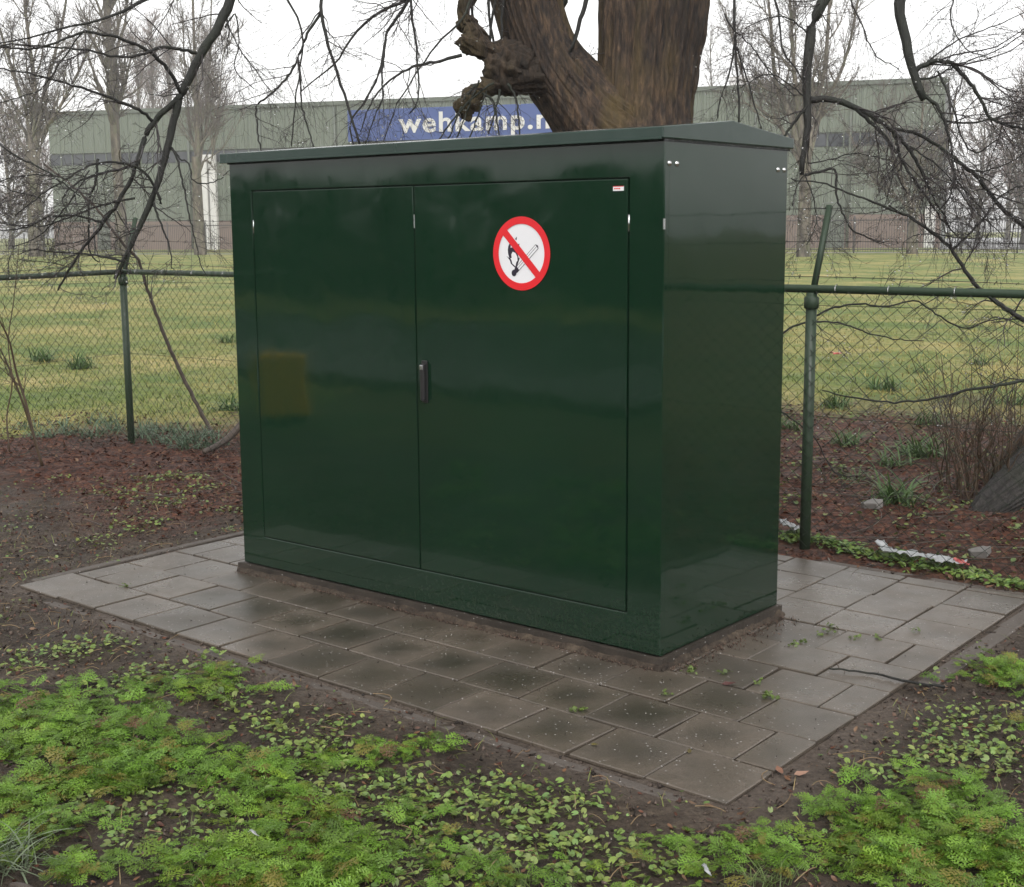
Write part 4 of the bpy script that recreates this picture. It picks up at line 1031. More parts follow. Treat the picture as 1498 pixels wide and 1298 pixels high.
for t in (tree, rtree):
    parts = []; tips = []
    for a1, a2, a3 in tw[t.name]:
        for (P, Rr), sd_ in ((a1, 4), (a2, 3), (a3, 3)):
            parts.append(polytubes(P, Rr, sd_)); tips.append(P[:, 1:].reshape(-1, 3))
    V, F = join_vf(parts); link('twigs', mesh_np('twigs', V, F), M['bark_twig'], t, kind='stuff')
    tips = np.concatenate(tips); sel = rng.choice(len(tips), 1700 if t is tree else 1000, replace=False); c = tips[sel]
    r = rng.uniform(0.0026, 0.0055, len(c))[:, None, None]
    nv = 8; lat = np.array([-0.55, 0.15, 0.75]) * math.pi / 2
    sph = [(0, 0, -1.0)] + [(math.cos(a) * math.cos(t2), math.cos(a) * math.sin(t2), math.sin(a)) for a in lat for t2 in np.arange(nv) * 2 * math.pi / nv] + [(0, 0, 1.25)]
    tri = [(0, 1 + (k + 1) % nv, 1 + k) for k in range(nv)]
    for rg in range(2):
        for k in range(nv):
            a_, b_ = 1 + rg * nv + k, 1 + rg * nv + (k + 1) % nv; tri += [(a_, b_, b_ + nv), (a_, b_ + nv, a_ + nv)]
    tri += [(1 + 2 * nv + k, 1 + 2 * nv + (k + 1) % nv, 1 + 3 * nv) for k in range(nv)]
    sph = np.array(sph); tri = np.array(tri)
    V = (c[:, None] + sph[None] * r - np.array([0, 0, 1.0]) * r).reshape(-1, 3)
    F = (np.arange(len(c))[:, None, None] * len(sph) + tri[None]).reshape(-1, 3)
    link('rain_drops', mesh_np('rain_drops', V, F, smooth=True), M['drop'], t, kind='stuff')

# long bare stem leaning behind the fence corner, and a fallen bough at its foot
lean_pts = [(316, 648, 11.9), (298, 612, 11.85), (272, 560, 11.8), (246, 505, 11.7), (226, 452, 11.6), (214, 418, 11.5), (204, 384, 11.4), (186, 362, 11.3), (164, 336, 11.2), (142, 306, 11.1), (108, 274, 11.0), (64, 240, 10.9)]
LP = np.array([at(*p) for p in lean_pts]); LP[0, 2] = -0.05
sap = empty('leaning_sapling', (LP[0][0], LP[0][1], 0), 'slim bare sapling leaning leftward behind the fence corner', 'sapling')
S_ = smooth_path(np.column_stack([LP, np.linspace(0.019, 0.008, len(LP))]), 50); S_[:, :3] += rng.normal(0, 0.004, (50, 3))
V, F = polytubes(S_[None, :, :3], S_[None, :, 3], 8, True); link('stem', mesh_np('stem', V, F, smooth=True), M['stick'], sap)
a1 = grow(S_[None, :, :3], S_[None, :, 3], 9, (0.2, 0.6), (0.5, 1.1), 0.4, 0.1, 0.15, 7, 0.4, 1, 0.4, 0.002)
a2 = grow(a1[0], a1[1], 5, (0.1, 0.3), (0.5, 1.1), 0.6, 0, 0.2, 5, 0.2, 1, 0.5, 0.0015)
V, F = join_vf([polytubes(*a1, 4), polytubes(*a2, 3)]); link('twigs', mesh_np('twigs', V, F), M['bark_twig'], sap, kind='stuff')
fb = [gp(299, 661, 0.03), gp(318, 652, 0.05), gp(338, 638, 0.1), gp(356, 618, 0.2), gp(380, 600, 0.3)]
link('fallen_bough', tube_mesh('fallen_bough', smooth_path(fb, 20), np.linspace(0.022, 0.034, 20), 9), M['stick'], label='dark fallen bough rising from the mulch beside the cabinet', cat='branch')

# ------------------------------------------------------------------ far trees
def far_tree(name, px, depth, h, r, label, limbs, l_len, l_ang, trop, n2, n3, tmat='twig_far', t0=0.25, twig_r=0.012, lean=(0, 0), group=None, fork=None, dens=1.0):
    c = gxy(px, depth)
    e = empty(name, c, label, 'tree', group)
    kk = 14; t = np.linspace(0, 1, kk)
    P = np.stack([c[0] + lean[0] * t ** 1.3 + np.cumsum(rng.normal(0, 0.06, kk)), c[1] + lean[1] * t ** 1.3 + np.cumsum(rng.normal(0, 0.06, kk)), -0.2 + h * t], 1)
    Rr = 0.68 * r * (1 - 0.86 * t) ** 0.8; Rr[0] *= 1.5; Rr[1] *= 1.12
    V, F = polytubes(P[None], Rr[None], 10, True); link('trunk', mesh_np('trunk', V, F, smooth=True), M['bark_far'], e)
    a1 = grow(P[None], Rr[None] * np.where(t < t0, 1, 1)[None], limbs, l_len, l_ang, 0.62, trop, 0.09, 9, t0, 0.97, 0.2, 0.03)
    a2 = grow(a1[0], a1[1], n2, (l_len[0] * 0.35, l_len[1] * 0.55), (0.3, 0.8), 0.55, trop * 0.7, 0.12, 6, 0.15, 1, 0.35, twig_r * 1.4)
    a3 = grow(a2[0], a2[1], n3, (l_len[0] * 0.18, l_len[1] * 0.3), (0.3, 0.9), 0.6, trop * 0.4, 0.16, 5, 0.1, 1, 0.5, twig_r)
    V, F = join_vf([polytubes(*a1, 5), polytubes(*a2, 4)]); link('limbs', mesh_np('limbs', V, F), M['bark_far'], e)
    V, F = polytubes(*a3, 3); link('crown', mesh_np('crown', V, F), M[tmat], e, kind='stuff')
    return e
def stem_tree(name, px, depth, r, base_h, stems, label, tmat='twig_far', n1=16, l_len=(2.5, 5), n2=7, n3=6, twig_r=0.011, ang=(0.3, 0.8), trop=0.5):
    c = gxy(px, depth); e = empty(name, c, label, 'tree')
    P0 = [c + [0, 0, -0.2], c + [0, 0, 0.4], c + [0, 0, base_h * 0.6], c + [0, 0, base_h]]
    V, F = polytubes(smooth_path(np.column_stack([P0]), 10)[None], np.array([np.linspace(r * 0.95, r * 0.66, 10)]), 10); link('trunk', mesh_np('trunk', V, F, smooth=True), M['bark_far'], e)
    for pxs, pys, rs, dd in stems:
        Q = [c + [0, 0, base_h * 0.75], at(lerp(px, pxs[0], .5), lerp(pys[0], 331 - (base_h - 1.7) / depth * FPX, .5), depth + dd * .3)] + [at(a, b2, depth + dd) for a, b2 in zip(pxs, pys)]
        S2 = smooth_path(np.column_stack([Q, np.linspace(rs * 0.8, rs * 0.2, len(Q))]), 16)
        V, F = polytubes(S2[None, :, :3], S2[None, :, 3], 7); link('limb', mesh_np('limb', V, F, smooth=True), M['bark_far'], e)
        a1 = grow(S2[None, :, :3], S2[None, :, 3], n1, l_len, ang, 0.5, trop, 0.1, 8, 0.12, 1, 0.25, 0.025)
        a2 = grow(*a1, n2, (l_len[0] * 0.35, l_len[1] * 0.5), (0.3, 0.9), 0.55, trop * 0.5, 0.14, 6, 0.15, 1, 0.4, twig_r * 1.3)
        a3 = grow(*a2, n3, (l_len[0] * 0.15, l_len[1] * 0.28), (0.3, 1.0), 0.6, trop * 0.2, 0.18, 4, 0.1, 1, 0.5, twig_r)
        V, F = join_vf([polytubes(*a1, 5), polytubes(*a2, 3)]); link('boughs', mesh_np('boughs', V, F), M['bark_far'], e)
        V, F = polytubes(*a3, 3); link('crown', mesh_np('crown', V, F), M[tmat], e, kind='stuff')
    return e
stem_tree('spreading_tree', 52, 96, 0.62, 7.5, [((50, 40, 28), (120, 40, -80), 0.34, 0), ((66, 90, 105), (130, 40, -60), 0.3, 3), ((30, 5, -25), (140, 60, -40), 0.26, -2), ((80, 115, 150), (170, 105, 30), 0.24, -3), ((25, -10, -60), (180, 120, 60), 0.2, 2)],
          'broad bare tree with many forked limbs at the far left', n1=16, n2=8, n3=6, twig_r=0.014)
far_tree('poplar', 178, 100, 34, 0.6, 'tall straight bare poplar trunk left of the field behind the leaning branch', 40, (3, 7), (0.35, 0.7), 0.9, 9, 6, t0=0.25, twig_r=0.014)
stem_tree('forked_poplar', 291, 98, 0.46, 7.0, [((287, 284, 280), (150, 60, -60), 0.32, 0), ((300, 306, 310), (200, 110, -30), 0.22, 1), ((308, 318, 326), (240, 170, 80), 0.14, -1), ((280, 272, 266), (200, 120, 10), 0.16, 1)],
          'bare poplar with upright limbs beside the white strips of the hall', n1=15, n2=8, n3=6, ang=(0.25, 0.6), trop=0.9, twig_r=0.014)
ordn = ['leftmost', 'second', 'third', 'fourth', 'fifth']
for k, (px, h) in enumerate(((212, 27), (236, 30), (258, 28), (312, 29), (334, 20))):
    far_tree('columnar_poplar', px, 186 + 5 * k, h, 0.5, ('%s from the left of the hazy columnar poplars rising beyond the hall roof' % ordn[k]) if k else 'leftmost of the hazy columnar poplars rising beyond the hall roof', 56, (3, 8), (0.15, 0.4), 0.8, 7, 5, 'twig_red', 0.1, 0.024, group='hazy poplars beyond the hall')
stem_tree('many_stemmed_tree', 1176, 78, 0.44, 6.3, [((1135, 1128, 1118), (120, 40, -60), 0.26, 1), ((1162, 1158, 1150), (110, 40, -80), 0.26, -1), ((1205, 1212, 1216), (110, 30, -80), 0.28, 0), ((1228, 1246, 1262), (110, 50, -40), 0.2, 2), ((1102, 1080, 1060), (150, 90, 10), 0.16, 1)],
          'bare tree of several upright stems in front of the hall right of the cabinet', n1=18, n2=8, n3=6, twig_r=0.012)
stem_tree('vase_shaped_tree', 1336, 84, 0.38, 3.0, [((1322, 1305, 1290), (270, 220, 150), 0.26, 0), ((1362, 1385, 1400), (265, 205, 130), 0.26, 1), ((1342, 1348, 1352), (250, 190, 110), 0.2, -1), ((1300, 1270, 1245), (285, 250, 200), 0.16, 1)],
          'rounded bare tree forking low beside the right corner of the hall', n1=18, l_len=(1.8, 3.6), n2=8, n3=6, twig_r=0.011, trop=0.3)
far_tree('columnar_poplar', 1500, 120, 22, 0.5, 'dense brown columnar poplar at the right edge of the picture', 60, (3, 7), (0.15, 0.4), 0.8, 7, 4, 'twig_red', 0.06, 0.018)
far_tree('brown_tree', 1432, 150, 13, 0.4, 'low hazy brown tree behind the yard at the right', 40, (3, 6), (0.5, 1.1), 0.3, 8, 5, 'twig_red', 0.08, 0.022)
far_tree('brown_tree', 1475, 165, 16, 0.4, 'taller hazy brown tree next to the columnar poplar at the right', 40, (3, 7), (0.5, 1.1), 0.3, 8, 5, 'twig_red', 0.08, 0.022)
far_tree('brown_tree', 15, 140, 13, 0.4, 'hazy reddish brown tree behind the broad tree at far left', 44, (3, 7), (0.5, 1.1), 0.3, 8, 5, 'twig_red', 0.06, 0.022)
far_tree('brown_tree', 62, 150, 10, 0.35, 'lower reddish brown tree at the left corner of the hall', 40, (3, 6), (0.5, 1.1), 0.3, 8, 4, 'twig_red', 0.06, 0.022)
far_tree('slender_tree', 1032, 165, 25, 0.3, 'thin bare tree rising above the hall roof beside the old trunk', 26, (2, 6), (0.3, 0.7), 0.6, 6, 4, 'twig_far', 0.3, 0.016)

# ------------------------------------------------------------------ reflected surroundings behind the photographer
_w = gp(415, 614); _c, _s = math.cos(-0.0083), math.sin(-0.0083); _nv = np.array([-_s, _c])   # seen by reflection in the front: mirror across its plane
_dd = (np.array([_w[0] - CX, _w[1] - CY])) @ _nv; _bp = _w[:2] - 2 * _dd * _nv
litter_bin = empty('litter_bin', (_bp[0], _bp[1], 0), 'yellow bin mirrored in the left cabinet door', 'bin', rz=math.atan2(CAM[1] - _w[1], CAM[0] - _w[0]) * -1 - R(90))
link('body', MB().box(-0.24, 0.24, -0.2, 0.2, 0.06, 0.62).mesh('bin_body', 0.05, 3), M['yellow'], litter_bin, world=False)
link('opening', MB().box(-0.1, 0.1, -0.215, -0.195, 0.26, 0.46).mesh('bin_opening', 0.006, 2), M['black_plastic'], litter_bin, world=False)
link('foot', MB().box(-0.18, 0.18, -0.15, 0.15, -0.02, 0.07).mesh('bin_foot', 0.01, 1), M['black_plastic'], litter_bin, world=False)
def leaf_cloud(n, cx, cy, cz, sx, sy, sz, size, c):
    p = rng.normal(size=(n, 3)); p = nrm(p) * rng.uniform(0.5, 1.0, (n, 1)) ** 0.6
    p = p * np.array([sx, sy, sz]) + np.array([cx, cy, cz])
    a = nrm(rng.normal(size=(n, 3))) * size; b2 = nrm(np.cross(a, rng.normal(size=(n, 3)))) * size * 0.6
    V = np.stack([p - a, p + b2, p + a, p - b2], 1).reshape(-1, 3)
    F = np.arange(4 * n).reshape(n, 4); t = np.repeat(np.array(c) * rng.uniform(0.6, 1.3, (n, 1)), 4, axis=0)
    return V, F, t
Vs, Fs, Ts = [], [], []; k = 0
for x in np.arange(-75, 40, 3.4):
    hh = 2.0 + 2.4 * vnoise(x * 0.11, 3.0, 4) + rng.uniform(-0.3, 0.3)
    V, F, T = leaf_cloud(420, x + rng.uniform(-1, 1), -20 + rng.uniform(-1, 1), hh * 0.5, 2.6, 1.6, hh * 0.55, 0.3, (0.03, 0.042, 0.02))
    Vs.append(V); Fs.append(F + k); Ts.append(T); k += len(V)
link('hedge', mesh_np('hedge', np.concatenate(Vs), np.concatenate(Fs), np.concatenate(Ts)), M['hedge'], label='dark evergreen hedge mirrored dimly in the cabinet doors', cat='hedge')

# ------------------------------------------------------------------ plant templates
def xform(T, pos, yaw, pitch, roll, scale):
    """T (nv,3) template along +x, z up -> (N*nv,3)"""
    cy, sy = np.cos(yaw), np.sin(yaw); cp_, sp_ = np.cos(pitch), np.sin(pitch); cr, sr = np.cos(roll), np.sin(roll)
    x = T[None, :, 0] * scale[:, None]; y = T[None, :, 1] * scale[:, None]; z = T[None, :, 2] * scale[:, None]
    y2 = y * cr[:, None] - z * sr[:, None]; z2 = y * sr[:, None] + z * cr[:, None]
    x3 = x * cp_[:, None] - z2 * sp_[:, None]; z3 = x * sp_[:, None] + z2 * cp_[:, None]
    X_ = x3 * cy[:, None] - y2 * sy[:, None]; Y_ = x3 * sy[:, None] + y2 * cy[:, None]
    return np.stack([X_ + pos[:, None, 0], Y_ + pos[:, None, 1], z3 + pos[:, None, 2]], -1).reshape(-1, 3)
def inst(T, F, pos, yaw, pitch, roll, scale, tint):
    N, nv = len(pos), len(T)
    V = xform(T, pos, yaw, pitch, roll, scale)
    FF = (np.arange(N)[:, None, None] * nv + F[None]).reshape(-1, F.shape[1])
    return V, FF, np.repeat(tint, nv, axis=0)
def gather(name, items, mat, label, cat, parent=None):
    k = 0; Vs, Fs, Ts = [], {}, []
    for V, F, T in items:
        Fs.setdefault(F.shape[1], []).append(F + k); Vs.append(V); Ts.append(T); k += len(V)
    me = mesh_np(name, np.concatenate(Vs), [np.concatenate(v) for v in Fs.values()], np.concatenate(Ts), smooth=False)
    return link(name, me, mat, parent, label=label, cat=cat, kind='stuff')

def feathery(seed):
    """twice-divided cow parsley leaf, unit length"""
    r = np.random.default_rng(seed); V = []; F = []
    def tri(a, b2, c): n = len(V); V.extend([a, b2, c]); F.append((n, n + 1, n + 2))
    arch = lambda x: 0.22 * x - 0.42 * x * x
    def pinna(base, d, L, side):
        d = d / np.linalg.norm(d); p = np.array([-d[1], d[0]])
        nl = 4 if L > 0.2 else 3
        for q in range(nl):
            s = (q + 0.35) / nl; c = base + d * L * s; ll = L * 0.42 * (1 - 0.55 * s)
            for sg_ in (-1, 1):
                dd = d * 0.62 + p * sg_ * 0.8; w = ll * 0.29; pp = np.array([-dd[1], dd[0]])
                tipz = r.uniform(-0.03, 0.04)
                a = c - d * w * 0.6; b2 = c + d * w * 0.9; t = c + dd * ll
                mid = c + dd * ll * 0.55 + pp * w * 0.9; mid2 = c + dd * ll * 0.55 - pp * w * 0.9
                zz = lambda P: arch(np.hypot(*P)) + 0.02 * side
                tri((a[0], a[1], zz(a)), (b2[0], b2[1], zz(b2)), (t[0], t[1], zz(t) + tipz))
                tri((c[0], c[1], zz(c)), (mid[0], mid[1], zz(mid) + tipz), (mid2[0], mid2[1], zz(mid2) + tipz * 0.5))
        t = base + d * L * 1.08; a = base + d * L * 0.7 + p * L * 0.09; b2 = base + d * L * 0.7 - p * L * 0.09
        tri((a[0], a[1], arch(np.hypot(*a))), (b2[0], b2[1], arch(np.hypot(*b2))), (t[0], t[1], arch(np.hypot(*t))))
        w = 0.008; tri((base[0] - p[0] * w, base[1] - p[1] * w, arch(base[0])), (base[0] + p[0] * w, base[1] + p[1] * w, arch(base[0])), (t[0], t[1], arch(np.hypot(*t)) - 0.004))
    for q in range(5):
        s = 0.34 + 0.125 * q; L = 0.44 * (1 - s) + 0.07
        for sg_ in (-1, 1):
            a = math.radians(58 - 5 * q) * sg_; pinna(np.array([s + r.uniform(-0.02, 0.02), 0]), np.array([math.cos(a), math.sin(a)]), L * r.uniform(0.85, 1.15), sg_)
    pinna(np.array([0.86, 0]), np.array([1.0, 0]), 0.17, 0)
    for s0, s1 in ((0, 0.45), (0.45, 0.9)):
        tri((s0, -0.009, arch(s0)), (s0, 0.009, arch(s0)), (s1, 0, arch(s1)))
    return np.array(V, float), np.array(F)
def round_leaf():
    V = [(0, 0, 0)]; n = 9
    for i in range(n):
        a = -math.pi * 0.88 + 2 * math.pi * 0.88 * i / (n - 1); r = 0.5 * (1 + 0.12 * math.cos(2 * a))
        V.append((0.06 + r * math.cos(a) * 1.0 + 0.12, r * math.sin(a), 0.10 * abs(math.sin(a)) - 0.05))
    V[0] = (0.1, 0, -0.02)
    F = [(0, i, i + 1) for i in range(1, n)]
    m_ = len(V); V += [(0.1, -0.02, -0.02), (0.1, 0.02, -0.02), (-1.0, 0, -0.75)]; F.append((m_, m_ + 1, m_ + 2))
    return np.array(V, float), np.array(F)
def blade(curve=0.5, w=0.03, n=5):
    V = []; F = []
    for i in range(n + 1):
        t = i / n; ww = w * (1 - t ** 2.2) + 0.002
        a = curve * t; x = math.sin(a) / max(curve, 1e-3) * 1.0 if curve > 1e-3 else t
        z = -(1 - math.cos(a)) / max(curve, 1e-3)
        V += [(x, -ww, z + ww * 0.5), (x, ww, z + ww * 0.5)]
    F = [(2 * i, 2 * i + 1, 2 * i + 3, 2 * i + 2) for i in range(n)]
    return np.array(V, float), np.array(F)
def dead_leaf():
    V = [(-0.5, 0, 0.06), (-0.2, 0.24, 0.10), (0.2, 0.22, 0.02), (0.55, 0, 0.10), (0.2, -0.25, 0.12), (-0.2, -0.22, 0.03), (0, 0, -0.03)]
    return np.array(V, float), np.array([(6, 0, 1), (6, 1, 2), (6, 2, 3), (6, 3, 4), (6, 4, 5), (6, 5, 0)])
def chip():
    V = rng.normal(size=(4, 3)) * 0.5; return V, np.array([(0, 1, 2), (0, 2, 3), (0, 3, 1), (1, 3, 2)])

def in_paving(x, y, m=0.0):
    gi, gj = togrid(x, y); m = m / 0.31
    return (gi > IL - m) & (gi < m) & (gj > -m) & (gj < JB + m)
def in_view(x, y, pad=420):
    d = np.stack([x - CAM[0], y - CAM[1], -CAM[2] + 0 * x], -1); f = d @ FWD
    px = d @ RGT / f * FPX + 749; py = 649 - d @ UPV / f * FPX
    return (f > 0.5) & (px > -pad) & (px < 1498 + pad) & (py < 1298 + pad * 3)

# ------------------------------------------------------------------ cow parsley and creeping leaves
parsley = [(60, 1030, .28), (150, 1045, .25), (20, 1080, .25), (225, 1000, .14), (310, 1000, .17), (285, 1015, .14), (100, 1100, .26), (190, 1120, .25), (150, 1150, .22), (300, 1110, .18), (340, 1140, .2), (250, 1090, .2), (420, 1190, .2), (370, 1130, .16),
           (400, 1270, .3), (470, 1235, .2), (330, 1270, .2), (520, 1260, .22), (560, 1100, .14), (620, 1095, .13), (530, 1105, .1), (575, 1215, .14), (440, 1120, .14), (390, 1170, .16), (30, 1180, .2), (80, 1210, .18), (60, 1150, .2), (20, 1240, .14), (130, 1275, .14),
           (700, 1290, .12), (760, 1285, .12), (620, 1280, .14), (1250, 1180, .16), (1320, 1195, .24), (1400, 1220, .26), (1350, 1240, .26), (1270, 1230, .2), (1460, 1240, .24), (1420, 1160, .18), (1370, 1150, .16), (1480, 1270, .2), (1290, 1270, .2), (1100, 1225, .12), (1120, 1245, .12), (1060, 1260, .14), (1010, 1240, .09), (1000, 1275, .12), (1180, 1260, .12),
           (1450, 985, .16), (1485, 975, .18), (1420, 990, .1), (1490, 1010, .16), (1500, 1060, .1), (400, 1010, .08), (190, 1060, .18), (650, 1230, .08), (860, 1290, .08), (235, 1270, .1)]
creep = [(450, 1070, .22), (420, 1095, .18), (220, 985, .18), (130, 945, .2), (60, 960, .22), (380, 1050, .16), (700, 1165, .22), (800, 1170, .18), (640, 1170, .2), (740, 1210, .22), (840, 1230, .22), (560, 1150, .2), (480, 1110, .18), (1430, 1110, .22), (1350, 1100, .18), (1460, 1050, .2), (1400, 1060, .16), (1310, 1130, .14), (920, 1270, .2), (980, 1250, .16), (880, 1180, .1), (300, 960, .1), (160, 1000, .2), (350, 1020, .14), (280, 1180, .16), (200, 1180, .16), (300, 1230, .18), (180, 1240, .15), (660, 1270, .25), (800, 1260, .2), (1480, 1110, .2), (520, 1180, .2), (470, 1160, .2), (1250, 1130, .1), (1150, 1230, .1), (60, 1090, .2), (120, 1180, .15), (600, 1220, .2), (1400, 1180, .15), (1200, 1210, .1),
         (290, 715, .2), (240, 735, .22), (200, 770, .2), (345, 745, .14), (270, 700, .2), (150, 790, .16), (90, 700, .1), (340, 775, .1), (180, 720, .2), (230, 700, .2)]
for k in range(46):       # the growth carries on beyond the picture
    q_ = (rng.uniform(-700, -30), rng.uniform(960, 1290), rng.uniform(.12, .26)) if k % 2 else (rng.uniform(1530, 2150), rng.uniform(1000, 1290), rng.uniform(.12, .26))
    (parsley if k % 3 else creep).append(q_)
items = []; feath = [feathery(k) for k in range(5)]
NP = {k: [[], [], [], [], [], []] for k in range(5)}
def push(bank, *a):
    for L_, v in zip(bank, a): L_.append(v)
for px, py, r in parsley:
    c = gp(px, py); r = r * 0.76; n = max(3, int(58 * r * r / 0.05))
    a = rng.uniform(0, 2 * np.pi, n); rad = r * np.sqrt(rng.uniform(0, 1, n)) * rng.uniform(0.7, 1.15, n)
    x = c[0] + rad * np.cos(a); y = c[1] + rad * np.sin(a)
    ok = ~in_paving(x, y, 0.06); x, y, rad = x[ok], y[ok], rad[ok]
    hue = rng.uniform(0, 1)
    for xx, yy, rd in zip(x, y, rad):
        nl = rng.integers(2, 5); kk = rng.integers(0, 5)
        z0 = float(rng.uniform(0.0, 0.035)) * (1.15 - rd / r * 0.6)
        for _ in range(nl):
            base = np.array([0.138, 0.262, 0.03]) * rng.uniform(0.55, 1.4) + np.array([0.07, 0.05, 0.0]) * hue * rng.uniform(0, 1)
            if rng.uniform() < 0.09: base = np.array([0.21, 0.19, 0.035])
            if rng.uniform() < 0.025: base = np.array([0.14, 0.075, 0.035])
            push(NP[int(rng.integers(0, 5))], (xx + rng.normal(0, 0.028), yy + rng.normal(0, 0.028), z0 + rng.uniform(-0.008, 0.014)), rng.uniform(0, 2 * np.pi), rng.uniform(0.0, 0.6), rng.normal(0, 0.35), (0.04 + 0.1 * rng.uniform(0, 1) ** 1.5) * (1.05 if r > 0.15 else 0.85), base)
for k in range(5):
    pos, yaw, pit, rol, sc_, tn = [np.array(v) for v in NP[k]]
    pos[:, 2] += height(pos[:, 0], pos[:, 1])
    items.append(inst(*feath[k], pos, yaw, pit, rol, sc_, tn))
gather('cow_parsley', items, M['leaf'], 'feathery bright green cow parsley growing over the foreground soil', 'ground cover')
RL = round_leaf(); pos, yaw, pit, rol, sc_, tn = [], [], [], [], [], []
def creeper(c, r, n, s0=0.014, s1=0.03, col=(0.13, 0.185, 0.05)):
    a = rng.uniform(0, 2 * np.pi, n); rad = r * np.sqrt(rng.uniform(0, 1, n)) * rng.uniform(0.6, 1.25, n)
    x = c[0] + rad * np.cos(a); y = c[1] + rad * np.sin(a)
    ok = ~in_paving(x, y, 0.03)
    for xx, yy in zip(x[ok], y[ok]):
        pos.append((xx, yy, rng.uniform(0.008, 0.03))); yaw.append(rng.uniform(0, 6.28)); pit.append(rng.normal(0.1, 0.3)); rol.append(rng.normal(0, 0.35)); sc_.append(rng.uniform(s0, s1))
        tn.append(np.array(col) * rng.uniform(0.7, 1.55) * np.array([rng.uniform(0.85, 1.2), 1, rng.uniform(0.8, 1.2)]))
for px, py, r in creep:
    far_ = py < 800
    creeper(gp(px, py), r * 0.95, int((330 if not far_ else 260) * r * r / 0.05 * 0.42), 0.009, 0.027, (0.165, 0.235, 0.06) if not far_ else (0.15, 0.2, 0.05))
for k in range(700):       # seedlings scattered thinly over the bare soil
    x = rng.uniform(-6.5, 2.0); y = rng.uniform(-1.6, 2.6)
    if in_view(np.array([x]), np.array([y]))[0]: creeper((x, y), 0.09, rng.integers(1, 7), 0.008, 0.022)
e0_, e1_ = gp(1130, 786), gp(1530, 872)
for t in np.linspace(0, 1, 60): creeper(lerp(e0_, e1_, t) + rng.normal(0, 0.035, 3) + np.array([0.0, 0.08, 0]), 0.1, 26, 0.016, 0.034, (0.14, 0.22, 0.05))
for k in range(700):
    x = rng.uniform(-5.5, 0.8); y = rng.uniform(3.3, 9.0); creeper((x, y), 0.13, rng.integers(2, 9), 0.018, 0.035, (0.13, 0.17, 0.05))
P_ = np.array(pos); P_[:, 2] += height(P_[:, 0], P_[:, 1])
gather('creeping_leaves', [inst(*RL, P_, np.array(yaw), np.array(pit), np.array(rol), np.array(sc_), np.array(tn))], M['leaf'], 'small round pale green leaves creeping between the cow parsley', 'ground cover')
# weeds in the joints
pos, yaw, pit, rol, sc_, tn = [], [], [], [], [], []
for px, py in ((1125, 1018), (1108, 1000), (1212, 925), (1200, 930), (1218, 918), (1170, 940), (1160, 945), (1285, 935), (850, 1040), (842, 1042), (975, 1018), (1015, 980), (985, 955), (1130, 1022), (1120, 1020), (1015, 985), (700, 905), (940, 962), (1050, 925), (1010, 945), (1085, 903), (186, 858), (1250, 935), (880, 945), (1340, 925), (1060, 985)):
    c = gp(px, py)
    for _ in range(9):
        pos.append(c + np.append(rng.normal(0, 0.014, 2), rng.uniform(0.002, 0.012))); yaw.append(rng.uniform(0, 6.28)); pit.append(rng.uniform(0, 0.8)); rol.append(rng.normal(0, .4)); sc_.append(rng.uniform(0.01, 0.02)); tn.append(np.array((0.12, 0.17, 0.04)) * rng.uniform(0.7, 1.3))
gather('joint_weeds', [inst(*RL, np.array(pos), np.array(yaw), np.array(pit), np.array(rol), np.array(sc_), np.array(tn))], M['leaf'], 'tiny green weeds sprouting in the joints of the paving', 'weeds')

# ------------------------------------------------------------------ grass blades
B1 = blade(0.9, 0.022, 4); B0 = blade(0.5, 0.075, 2)
n = 6500; x = rng.uniform(-6.0, 2.4, n); y = rng.uniform(-2.0, 3.0, n)
keep = in_view(x, y) & ~in_paving(x, y, 0.05) & (fbm(x * 2.5, y * 2.5, 71, 3) > 0.42)
x, y = x[keep], y[keep]; n = len(x)
g1 = inst(*B1, np.stack([x, y, height(x, y)], 1), rng.uniform(0, 6.28, n), rng.uniform(0.5, 1.4, n), rng.normal(0, 0.3, n), rng.uniform(0.015, 0.075, n), np.where(rng.uniform(0, 1, (n, 1)) > 0.45, np.array([[0.16, 0.19, 0.05]]), np.array([[0.27, 0.2, 0.09]])) * rng.uniform(0.5, 1.4, (n, 1)))
n = 90000; d_ = 9 + 30 * rng.uniform(0, 1, n) ** 1.5; pxx = rng.uniform(-40, 1540, n)
G = CAM[:2] + (np.stack([FWD[0] + RGT[0] * (pxx - 749) / FPX, FWD[1] + RGT[1] * (pxx - 749) / FPX], 1)) * d_[:, None]
w_ = weights(G[:, 0], G[:, 1]); keep = (w_[1] > rng.uniform(0.1, 0.9, n)); G = G[keep]; n = len(G)
dry = fbm(G[:, 0] * 0.6, G[:, 1] * 0.6, 90, 4)[:, None]; dry = np.clip((dry - 0.38) * 4, 0, 1)
tg = np.array([0.14, 0.19, 0.04]) * (1 - dry) + np.array([0.36, 0.30, 0.10]) * dry
g2 = inst(*B0, np.stack([G[:, 0], G[:, 1], height(G[:, 0], G[:, 1]) - 0.004], 1), rng.uniform(0, 6.28, n), rng.uniform(0.3, 1.4, n), rng.normal(0, 0.3, n), rng.uniform(0.03, 0.085, n), tg * rng.uniform(0.45, 1.45, (n, 1)))
gather('grass', [g1, g2], M['leaf'], 'short patchy green and straw coloured grass over the field', 'grass')

